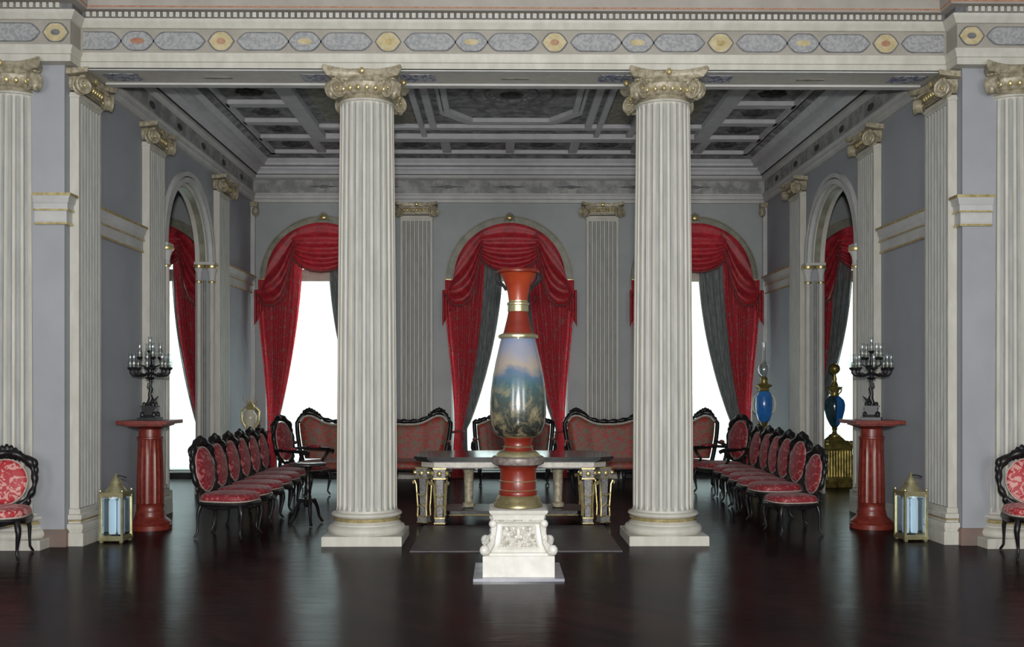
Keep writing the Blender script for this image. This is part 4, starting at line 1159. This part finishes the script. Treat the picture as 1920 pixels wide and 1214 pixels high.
for q in range(4):
    T = Matrix.Rotation(q*PI/2, 4, 'Z')
    b.mat('stonedirt')
    def pf(u, v, e=0.0, k=1.0):
        z = 0.245+(0.425-0.245)*v
        # interpolate profile radius
        rr = 0.2
        for (r0, z0_), (r1, z1_) in zip(prof, prof[1:]):
            if z0_ <= z <= z1_: rr = r0+(r1-r0)*(z-z0_)/(z1_-z0_)
        x = (2*u-1)*(rr-0.045)*k
        return (x, -rr-0.004-e, z)
    b.grid(lambda u, v: pf(u, v), 10, 10, T)
    b.mat('whitestone')
    for fn in (lambda i: pf(0, i/8, .006), lambda i: pf(1, i/8, .006), lambda i: pf(i/8, 0, .006), lambda i: pf(i/8, 1, .006)):
        b.tube([fn(i) for i in range(9)], 0.008, 6, T=T)
    # carved leafy ornament
    for s in (-1, 1):
        b.tube([(0, -0.205, 0.27), (s*0.04, -0.205, 0.29), (s*0.075, -0.20, 0.33), (s*0.07, -0.198, 0.37), (s*0.04, -0.198, 0.385), (s*0.03, -0.198, 0.365)], 0.008, 6, T=T)
        for (x, z) in ((0.05, 0.29), (0.085, 0.35), (0.04, 0.40), (0.095, 0.395), (0.02, 0.33)): b.ball((s*x, -0.2, z), (0.014, 0.008, 0.018), 6, 5, T=T)
    b.ball((0, -0.20, 0.36), (0.016, 0.010, 0.05), 8, 6, T=T)
    b.mat('stonedirt'); b.bb(-0.19, 0.19, -0.208, -0.2, 0.458, 0.474, T)
b.build('relief_panel', die)
for q in range(4):
    b = MB().mat('whitestone')
    T = Matrix.Rotation(PI/4+q*PI/2, 4, 'Z')
    rr = 0.335
    b.tube([(rr*0.84, 0, 0.43), (rr*0.86, 0, 0.36), (rr*0.9, 0, 0.29), (rr*1.05, 0, 0.24), (rr*1.18, 0, 0.21)], [0.03, 0.024, 0.024, 0.035, 0.04], 8, T=T)
    b.ball((rr*0.88, 0, 0.44), (0.035, 0.035, 0.035), 10, 6, T=T); b.ball((rr*1.16, 0, 0.235), (0.045, 0.04, 0.045), 10, 6, T=T); b.ball((rr*0.9, 0, 0.325), (0.028, 0.028, 0.04), 8, 6, T=T)
    b.build('corner_scroll', t)

t = empty('monumental_vase', (VX, VY, 0.556), 0, 'very tall red lacquered vase painted with a landscape, standing on the white pedestal', 'vase')
OZ = -0.556
def part(name, mt, prof, n_=48, parent=None):
    b = MB().mat(mt); b.lathe(prof, n_); o = b.build(name, parent or t, sharp=45); o.location = (0, 0, OZ); return o
part('brass_foot', 'agedbrass', [(0.195, .556), (0.205, .562), (0.205, .585), (0.19, .60), (0.185, .625), (0.17, .645), (0.162, .655)])
b = MB().mat('redlac'); b.lathe([(0.158, .655), (0.16, .67), (0.158, .69), (0.15, .70), (0.15, .86), (0.158, .885), (0.175, .90), (0.185, .91)], 48)
b.mat('brass')
for z in (.70, .775, .655): b.lathe([(0.152, z-.004), (0.162 if z < .69 else 0.155, z), (0.152, z+.004)], 48)
o = b.build('drum', t, sharp=45); o.location = (0, 0, OZ)
part('grey_collar', 'mosaicband', [(0.19, .905), (0.215, .915), (0.222, .94), (0.222, .965), (0.205, .98)])
b = MB().mat('brass'); b.lathe([(0.19, .975), (0.185, .99), (0.165, 1.01), (0.14, 1.025)], 48)
b.mat('redlac'); b.lathe([(0.14, 1.02), (0.125, 1.03), (0.118, 1.05)], 48)
b.mat('brass'); b.lathe([(0.118, 1.05), (0.13, 1.055), (0.118, 1.066)], 48)
b.mat('redlac'); b.lathe([(0.118, 1.065), (0.112, 1.09), (0.125, 1.12), (0.135, 1.135)], 48)
b.mat('brass'); b.lathe([(0.135, 1.133), (0.15, 1.14), (0.142, 1.148)], 48)
o = b.build('foot_neck', t, sharp=45); o.location = (0, 0, OZ)
part('painted_body', 'painted', [(0.14, 1.14), (0.18, 1.155), (0.21, 1.19), (0.228, 1.25), (0.236, 1.34), (0.236, 1.42), (0.228, 1.53), (0.213, 1.64), (0.19, 1.76), (0.165, 1.87), (0.148, 1.94), (0.142, 1.96)], 64)
part('shoulder_ring', 'brass', [(0.142, 1.955), (0.163, 1.962), (0.168, 1.975), (0.163, 1.99), (0.14, 1.998), (0.125, 2.005)])
b = MB().mat('redlac'); b.lathe([(0.126, 2.0), (0.11, 2.06), (0.095, 2.12), (0.085, 2.17), (0.082, 2.185)], 48)
b.mat('brass'); b.lathe([(0.082, 2.18), (0.088, 2.185), (0.086, 2.235), (0.094, 2.24), (0.094, 2.255), (0.08, 2.265), (0.08, 2.28)], 48)
o = b.build('neck', t, sharp=45); o.location = (0, 0, OZ)
b = MB().mat('orangelac'); b.lathe([(0.08, 2.275), (0.082, 2.30), (0.09, 2.35), (0.108, 2.41), (0.135, 2.47), (0.158, 2.50)], 48, cap=False)
b.mat('redlac'); b.lathe([(0.158, 2.50), (0.175, 2.505), (0.178, 2.52), (0.17, 2.53), (0.15, 2.52), (0.10, 2.42), (0.06, 2.3), (0.02, 2.28)], 48, cap=False)
o = b.build('flared_mouth', t, sharp=45); o.location = (0, 0, OZ)
for s in (-1, 1):
    b = MB().mat('bronze')
    b.tube([(s*0.17, 0, 2.50), (s*0.175, 0, 2.46), (s*0.155, 0, 2.425), (s*0.12, 0, 2.40), (s*0.10, 0, 2.36)], [0.02, 0.024, 0.02, 0.014, 0.01], 8)
    o = b.build('scroll_handle', t); o.location = (0, 0, OZ)

# ------------------------------------------------------------------ red pedestals with candelabra
def make_redped():
    t = empty('red_pedestal')
    b = MB().mat('redmarble'); b.bb(-0.27, 0.27, -0.27, 0.27, 1.15, 1.19)
    b.box((0, 0, 1.14), (0.40, 0.40, 0.02)); b.box((0, 0, 1.115), (0.24, 0.24, 0.03), top=(1.6, 1.6)); b.build('top_slab', t)
    b = MB().mat('redmarble')
    md = lambda a, z: 1-0.06*abs(math.sin(a*8)) if 0.28 < z < 0.98 else 1.0
    b.lathe([(0.15, 0.17), (0.15, 0.19), (0.143, 0.20), (0.143, 0.27), (0.148, 0.28), (0.14, 0.285), (0.140, 0.40), (0.137, 0.6), (0.13, 0.8), (0.125, 0.97), (0.125, 0.985), (0.14, 0.99), (0.14, 1.005), (0.12, 1.01), (0.12, 1.09), (0.15, 1.11)], 96, mod=md)
    b.build('shaft', t, sharp=35)
    b = MB().mat('redmarble'); b.lathe([(0.23, 0.0), (0.23, 0.05), (0.215, 0.06), (0.22, 0.075), (0.20, 0.10), (0.17, 0.12), (0.155, 0.15), (0.155, 0.17)], 40); b.build('base', t, sharp=35)
    return t
def make_candelabra():
    t = empty('candelabra')
    b = MB().mat('bronze')
    b.box((0, 0, 0.015), (0.21, 0.21, 0.03)); b.box((0, 0, 0.045), (0.17, 0.17, 0.03), top=(.85, .85)); b.box((0, 0, 0.10), (0.13, 0.13, 0.09)); b.box((0, 0, 0.15), (0.16, 0.16, 0.015))
    for q in range(4):
        a = PI/4+q*PI/2; b.ball((0.09*math.cos(a), 0.09*math.sin(a), 0.06), (0.025, 0.025, 0.035), 8, 6)
        b.ball((0.07*math.cos(a), 0.07*math.sin(a), 0.17), (0.02, 0.02, 0.03), 8, 6)
    b.build('base', t)
    b = MB().mat('bronze')   # small winged figure holding up the stem
    b.tube([(0, 0, 0.15), (-0.015, 0, 0.19), (0.01, 0, 0.24), (-0.005, 0, 0.29), (0.012, 0, 0.34), (0, 0, 0.38), (0.008, 0, 0.42), (0, 0, 0.47)], [0.035, 0.022, 0.03, 0.018, 0.022, 0.012, 0.016, 0.02], 10)
    b.tube([(0, 0, 0.20), (0.05, 0, 0.22), (0.09, 0, 0.26)], [0.02, 0.014, 0.005], 8); b.tube([(0.01, 0, 0.33), (-0.03, 0, 0.36), (-0.02, 0, 0.41)], [0.01, 0.008, 0.007], 6)
    b.ball((0.005, 0, 0.365), (0.016, 0.016, 0.02), 8, 6)
    b.lathe([(0.02, 0.44), (0.05, 0.455), (0.055, 0.465), (0.02, 0.475)], 16)
    b.tube([(0, 0, 0.47), (0, 0, 0.56), (0, 0, 0.72)], [0.02, 0.03, 0.012], 10)
    b.lathe([(0.01, 0.55), (0.06, 0.56), (0.065, 0.58), (0.02, 0.6)], 16); b.build('stem', t)
    def cup(x, y, z, par):
        b = MB().mat('bronze')
        b.lathe([(0.012, z-0.03), (0.03, z-0.012), (0.034, z), (0.028, z+0.004), (0.014, z+0.006)], 12, (x, y)); c = b.build('candle_cup', par)
        b = MB().mat('glass'); b.lathe([(0.018, z+0.004), (0.030, z+0.03), (0.030, z+0.055), (0.020, z+0.085), (0.018, z+0.13), (0.024, z+0.155)], 14, (x, y), cap=False); b.build('glass_shade', par)
        b = MB().mat('creamvase'); b.lathe([(0.009, z+0.005), (0.009, z+0.06), (0.002, z+0.068)], 8, (x, y)); b.build('candle', par)
    for i in range(8):
        a = 2*PI*i/8+0.2; c, s = math.cos(a), math.sin(a); r = 0.205
        b = MB().mat('bronze')
        b.tube([(0.02*c, 0.02*s, 0.52), (0.06*c, 0.06*s, 0.50), (0.12*c, 0.12*s, 0.485), (0.175*c, 0.175*s, 0.49), (r*c, r*s, 0.52), (r*c, r*s, 0.55)], [0.012, 0.011, 0.013, 0.012, 0.010, 0.008], 8)
        b.ball((0.14*c, 0.14*s, 0.505), 0.018, 8, 5)
        ar = b.build('arm', t); cup(r*c, r*s, 0.575, ar)
    for i in range(4):
        a = 2*PI*i/4+0.6; c, s = math.cos(a), math.sin(a); r = 0.11
        b = MB().mat('bronze'); b.tube([(0.02*c, 0.02*s, 0.60), (0.06*c, 0.06*s, 0.585), (r*c, r*s, 0.61), (r*c, r*s, 0.66)], [0.01, 0.01, 0.009, 0.008], 8)
        ar = b.build('arm', t); cup(r*c, r*s, 0.69, ar)
    b = MB().mat('bronze'); b.lathe([(0.012, 0.70), (0.02, 0.71), (0.012, 0.73)], 12); ar = b.build('centre_holder', t); cup(0, 0, 0.76, ar)
    return t
def make_lantern():
    t = empty('brass_lantern'); w = 0.118
    b = MB().mat('brass')
    b.bb(-w-.006, w+.006, -w-.006, w+.006, 0.02, 0.05)
    for sx in (-1, 1):
        for sy in (-1, 1): b.box((sx*(w-.008), sy*(w-.008), 0.26), (0.022, 0.022, 0.46)); b.box((sx*w*.85, sy*w*.85, 0.01), (0.03, 0.03, 0.02)); b.ball((sx*(w-.008), sy*(w-.008), 0.515), (0.012, 0.012, 0.018), 8, 6)
    b.bb(-w-.006, w+.006, -w-.006, w+.006, 0.47, 0.50)
    for q in range(4):
        T = Matrix.Rotation(q*PI/2, 4, 'Z')
        b.prism([(-w, 0.47), (-w, 0.43), (-w*.6, 0.455), (0, 0.46), (w*.6, 0.455), (w, 0.43), (w, 0.47)], -w, -w+0.006, T)
        b.prism([(-w, 0.05), (w, 0.05), (w, 0.068), (-w, 0.068)], -w, -w+0.006, T)
    b.build('frame', t)
    b = MB().mat('brass'); b.lathe([(0.11, 0.50), (0.105, 0.51), (0.075, 0.545), (0.055, 0.57), (0.062, 0.58), (0.05, 0.60), (0.042, 0.625), (0.02, 0.645), (0.012, 0.66), (0.018, 0.67), (0.004, 0.69)], 28); b.build('domed_roof', t)
    b = MB().mat('bronze'); b.tube([(0.0, 0, 0.64), (0.03, 0, 0.66), (0.07, -.01, 0.655), (0.11, -.01, 0.64)], 0.007, 6); b.build('carrying_handle', t)
    for q in range(4):
        b = MB().mat('glass'); b.box((0, -w+0.009, 0.25), (2*w-0.03, 0.003, 0.38), Matrix.Rotation(q*PI/2, 4, 'Z')); b.build('glass_panel', t)
    for dx in (-0.045, 0.045):
        b = MB().mat('lamp'); b.lathe([(0.03, 0.07), (0.036, 0.09), (0.036, 0.40), (0.02, 0.43)], 16, (dx, 0.02)); b.build('reflection_glow', t)  # added glowing tubes imitating bluish-white reflections on the glass panels
    b = MB().mat('bronze'); b.lathe([(0.06, 0.05), (0.05, 0.07)], 16, (0, 0.02)); b.build('glow_base', t)  # base for the added glowing tubes
    return t
rp, cd, ln = make_redped(), make_candelabra(), make_lantern()
for sg, sd in ((-1, 'left'), (1, 'right')):
    o = rp if sg < 0 else copy_tree(rp); o.location = (sg*3.97-0.02, 0.86, 0); tag(o, 'fluted red porphyry pedestal under the %s candelabra' % sd, 'pedestal', 'red pedestals')
    o = cd if sg < 0 else copy_tree(cd); o.location = (sg*3.97-0.02, 0.86, 1.19); o.rotation_euler = (0, 0, 0 if sg < 0 else 2.7); tag(o, 'black bronze candelabra with glass shades on the %s red pedestal' % sd, 'candelabra', 'candelabra pair')
    o = ln if sg < 0 else copy_tree(ln); o.location = (sg*4.02, -0.02, 0); o.rotation_euler = (0, 0, R(-3) if sg < 0 else R(3)); tag(o, 'square glazed brass lantern on the floor at the %s' % sd, 'lantern', 'floor lanterns')

# ------------------------------------------------------------------ small tripod table
t = empty('tripod_table', (-2.32, 1.15, 0), 0, 'small black tripod table beside the left chair row', 'table')
b = MB().mat('tabletop'); b.lathe([(0.19, 0.665), (0.21, 0.672), (0.21, 0.69), (0.20, 0.697)], 36); b.build('tabletop', t)
b = MB().mat('blackwood'); b.lathe([(0.03, 0.20), (0.05, 0.23), (0.045, 0.28), (0.022, 0.32), (0.03, 0.38), (0.045, 0.42), (0.02, 0.47), (0.02, 0.6), (0.05, 0.66)], 20); b.build('stem', t, sharp=60)
for q in range(3):
    a = R(-70+120*q); b = MB().mat('blackwood')
    b.tube([(0.02*math.cos(a), 0.02*math.sin(a), 0.26), (0.09*math.cos(a), 0.09*math.sin(a), 0.27), (0.14*math.cos(a), 0.14*math.sin(a), 0.18), (0.16*math.cos(a), 0.16*math.sin(a), 0.08), (0.21*math.cos(a), 0.21*math.sin(a), 0.02)], [0.028, 0.026, 0.02, 0.016, 0.02], 8); b.build('leg', t, sharp=60)

# ------------------------------------------------------------------ gilded pieces in the far corners and the galleries
def urn_lamp(x, y, base_h, body, label, cat, kind):
    t = empty('urn_lamp' if kind != 'clock' else 'gilt_clock_vase', (x, y, base_h), 0, label, cat)
    b = MB().mat('darkbrass'); b.lathe([(0.11, 0), (0.11, 0.03), (0.06, 0.06), (0.045, 0.09), (0.06, 0.12), (0.05, 0.14)], 24); b.build('foot', t, sharp=50)
    if kind == 'blue':
        b = MB().mat(body); b.lathe([(0.06, 0.13), (0.09, 0.16), (0.125, 0.26), (0.135, 0.40), (0.13, 0.52), (0.10, 0.60), (0.07, 0.63)], 32); b.build('body', t, sharp=60)
        b = MB().mat('darkbrass'); b.lathe([(0.07, 0.62), (0.09, 0.64), (0.075, 0.67), (0.12, 0.70), (0.13, 0.72), (0.06, 0.75), (0.05, 0.80), (0.06, 0.83), (0.03, 0.86)], 28); b.build('collar', t, sharp=50)
        b = MB().mat('glass'); b.lathe([(0.035, 0.86), (0.085, 0.91), (0.10, 0.97), (0.085, 1.03), (0.04, 1.07), (0.03, 1.10), (0.03, 1.40)], 20, cap=False); b.build('glass_chimney', t)
        for s in (-1, 1):
            b = MB().mat('creamvase'); b.tube([(s*0.13, 0, 0.28), (s*0.17, 0, 0.32), (s*0.18, 0, 0.42), (s*0.16, 0, 0.52), (s*0.12, 0, 0.56)], 0.014, 8); b.build('handle', t)
    else:
        b = MB().mat(body); b.lathe([(0.04, 0.13), (0.05, 0.16), (0.07, 0.24), (0.095, 0.38), (0.10, 0.44), (0.06, 0.50), (0.05, 0.54)], 32); b.build('body', t, sharp=60)
        b = MB().mat('gold'); b.lathe([(0.05, 0.53), (0.08, 0.56), (0.06, 0.60), (0.02, 0.66)], 24); b.build('lid', t, sharp=50)
        for s in (-1, 1):
            b = MB().mat('gold'); b.tube([(s*0.07, 0, 0.24), (s*0.13, 0, 0.36), (s*0.14, 0, 0.50), (s*0.07, 0, 0.57)], 0.02, 8); b.build('handle', t)
        b = MB().mat('gold')
        for i in range(5): b.tube([(0, 0, 0.58), ((i-2)*0.05, 0, 0.68), ((i-2)*0.06, 0, 0.76)], [0.008, 0.006, 0.003], 6)
        b.build('finial_spray', t)
    return t
def gilt_stand(x, y, h, label):
    t = empty('gilt_stand', (x, y, 0), 0, label, 'stand')
    b = MB().mat('gold'); b.box((0, 0, h-0.02), (0.34, 0.34, 0.04)); b.box((0, 0, h-0.06), (0.28, 0.28, 0.04)); b.build('top', t)
    b = MB().mat('antique'); b.box((0, 0, (h-0.08+0.12)/2), (0.20, 0.20, h-0.20), top=(1.15, 1.15)); b.build('body', t)
    b = MB().mat('gold')
    for sx in (-1, 1):
        for sy in (-1, 1):
            b.tube([(sx*0.11, sy*0.11, 0.12), (sx*0.13, sy*0.13, 0.3*h), (sx*0.10, sy*0.10, 0.6*h), (sx*0.14, sy*0.14, 0.85*h), (sx*0.12, sy*0.12, h-0.08)], [0.03, 0.022, 0.02, 0.032, 0.02], 8)
    for i in range(6): b.ball((0.0, -0.115, 0.2+i*(h-0.35)/5), (0.05, 0.02, 0.035), 8, 6)
    b.build('gilt_mount', t)
    b = MB().mat('gold'); b.box((0, 0, 0.06), (0.32, 0.32, 0.12), top=(.85, .85)); b.build('foot', t)
gilt_stand(4.03, 5.62, 0.86, 'carved gilt stand in the back right corner behind the chairs')
urn_lamp(4.03, 5.62, 0.86, 'bluevase', 'bright blue urn lamp with glass chimney on the gilt stand at the back right', 'lamp', 'blue')
gilt_stand(-4.10, 5.62, 0.66, 'carved gilt stand in the back left corner behind the chairs')
urn_lamp(-4.10, 5.62, 0.66, 'creamvase', 'cream and gold two-handled urn on the gilt stand at the back left', 'urn', 'cream')

# large gilt cabinet-base with dark blue urn in the right gallery
GX, GY = 5.08, 5.40
t = empty('gilt_plinth', (GX, GY, 0), R(8), 'broad gilt bronze plinth in the right gallery carrying the dark blue urn', 'plinth')
b = MB().mat('darkbrass'); b.box((0, 0, 0.04), (0.56, 0.46, 0.08)); b.box((0, 0, 0.10), (0.48, 0.40, 0.04)); b.build('base', t)
b = MB().mat('darkbrass'); b.box((0, 0, 0.36), (0.42, 0.34, 0.48))
for i in range(9): b.tube([(-0.18+i*0.045, -0.175, 0.16), (-0.18+i*0.045, -0.175, 0.56)], 0.012, 6)
b.build('body', t)
b = MB().mat('brass')
for sx in (-1, 1): b.tube([(sx*0.21, -0.17, 0.12), (sx*0.23, -0.19, 0.2), (sx*0.21, -0.18, 0.4), (sx*0.24, -0.2, 0.58)], [0.03, 0.02, 0.018, 0.03], 8)
b.build('corner_mount', t)
b = MB().mat('darkbrass'); b.box((0, 0, 0.62), (0.54, 0.44, 0.05)); b.box((0, 0, 0.68), (0.46, 0.38, 0.07), top=(0.7, 0.7)); b.box((0, 0, 0.745), (0.26, 0.22, 0.06), top=(0.6, 0.6))
for sx in (-1, 1):
    for sy in (-1, 1): b.ball((sx*0.2, sy*0.16, 0.67), (0.05, 0.05, 0.05), 8, 6)
b.build('moulded_top', t)
t = empty('dark_blue_urn', (GX, GY, 0.775), 0, 'dark and light blue urn with ball finial on the broad gilt plinth', 'urn')
b = MB().mat('darkbrass'); b.lathe([(0.09, 0), (0.09, 0.02), (0.04, 0.05), (0.03, 0.09), (0.045, 0.12), (0.035, 0.14)], 24); b.build('foot', t, sharp=50)
b = MB().mat('darkblue'); b.lathe([(0.035, 0.135), (0.07, 0.18), (0.12, 0.28), (0.155, 0.42), (0.16, 0.50), (0.14, 0.57), (0.09, 0.62), (0.07, 0.64)], 36)
b.mat('bluevase'); b.lathe([(0.072, 0.18), (0.122, 0.28), (0.157, 0.42), (0.162, 0.50), (0.142, 0.57), (0.092, 0.62)], 12, a0=R(-95), a1=R(-15), cap=False)
b.build('body', t, sharp=60)
b = MB().mat('darkbrass'); b.lathe([(0.07, 0.635), (0.06, 0.68), (0.07, 0.72), (0.12, 0.76), (0.125, 0.775), (0.06, 0.79), (0.045, 0.83), (0.03, 0.87), (0.035, 0.90), (0.02, 0.96), (0.03, 0.99)], 28)
for s in (-1, 1): b.tube([(s*0.06, 0, 0.66), (s*0.10, 0, 0.70), (s*0.11, 0, 0.75)], 0.012, 6)
b.build('neck', t, sharp=50)
b = MB().mat('darkbrass'); b.lathe([(0.07, 1.0), (0.085, 1.03), (0.085, 1.06), (0.07, 1.10)], 20, cap=False) if False else b.ball((0, 0, 1.06), 0.085, 18, 12); b.build('ball_finial', t)
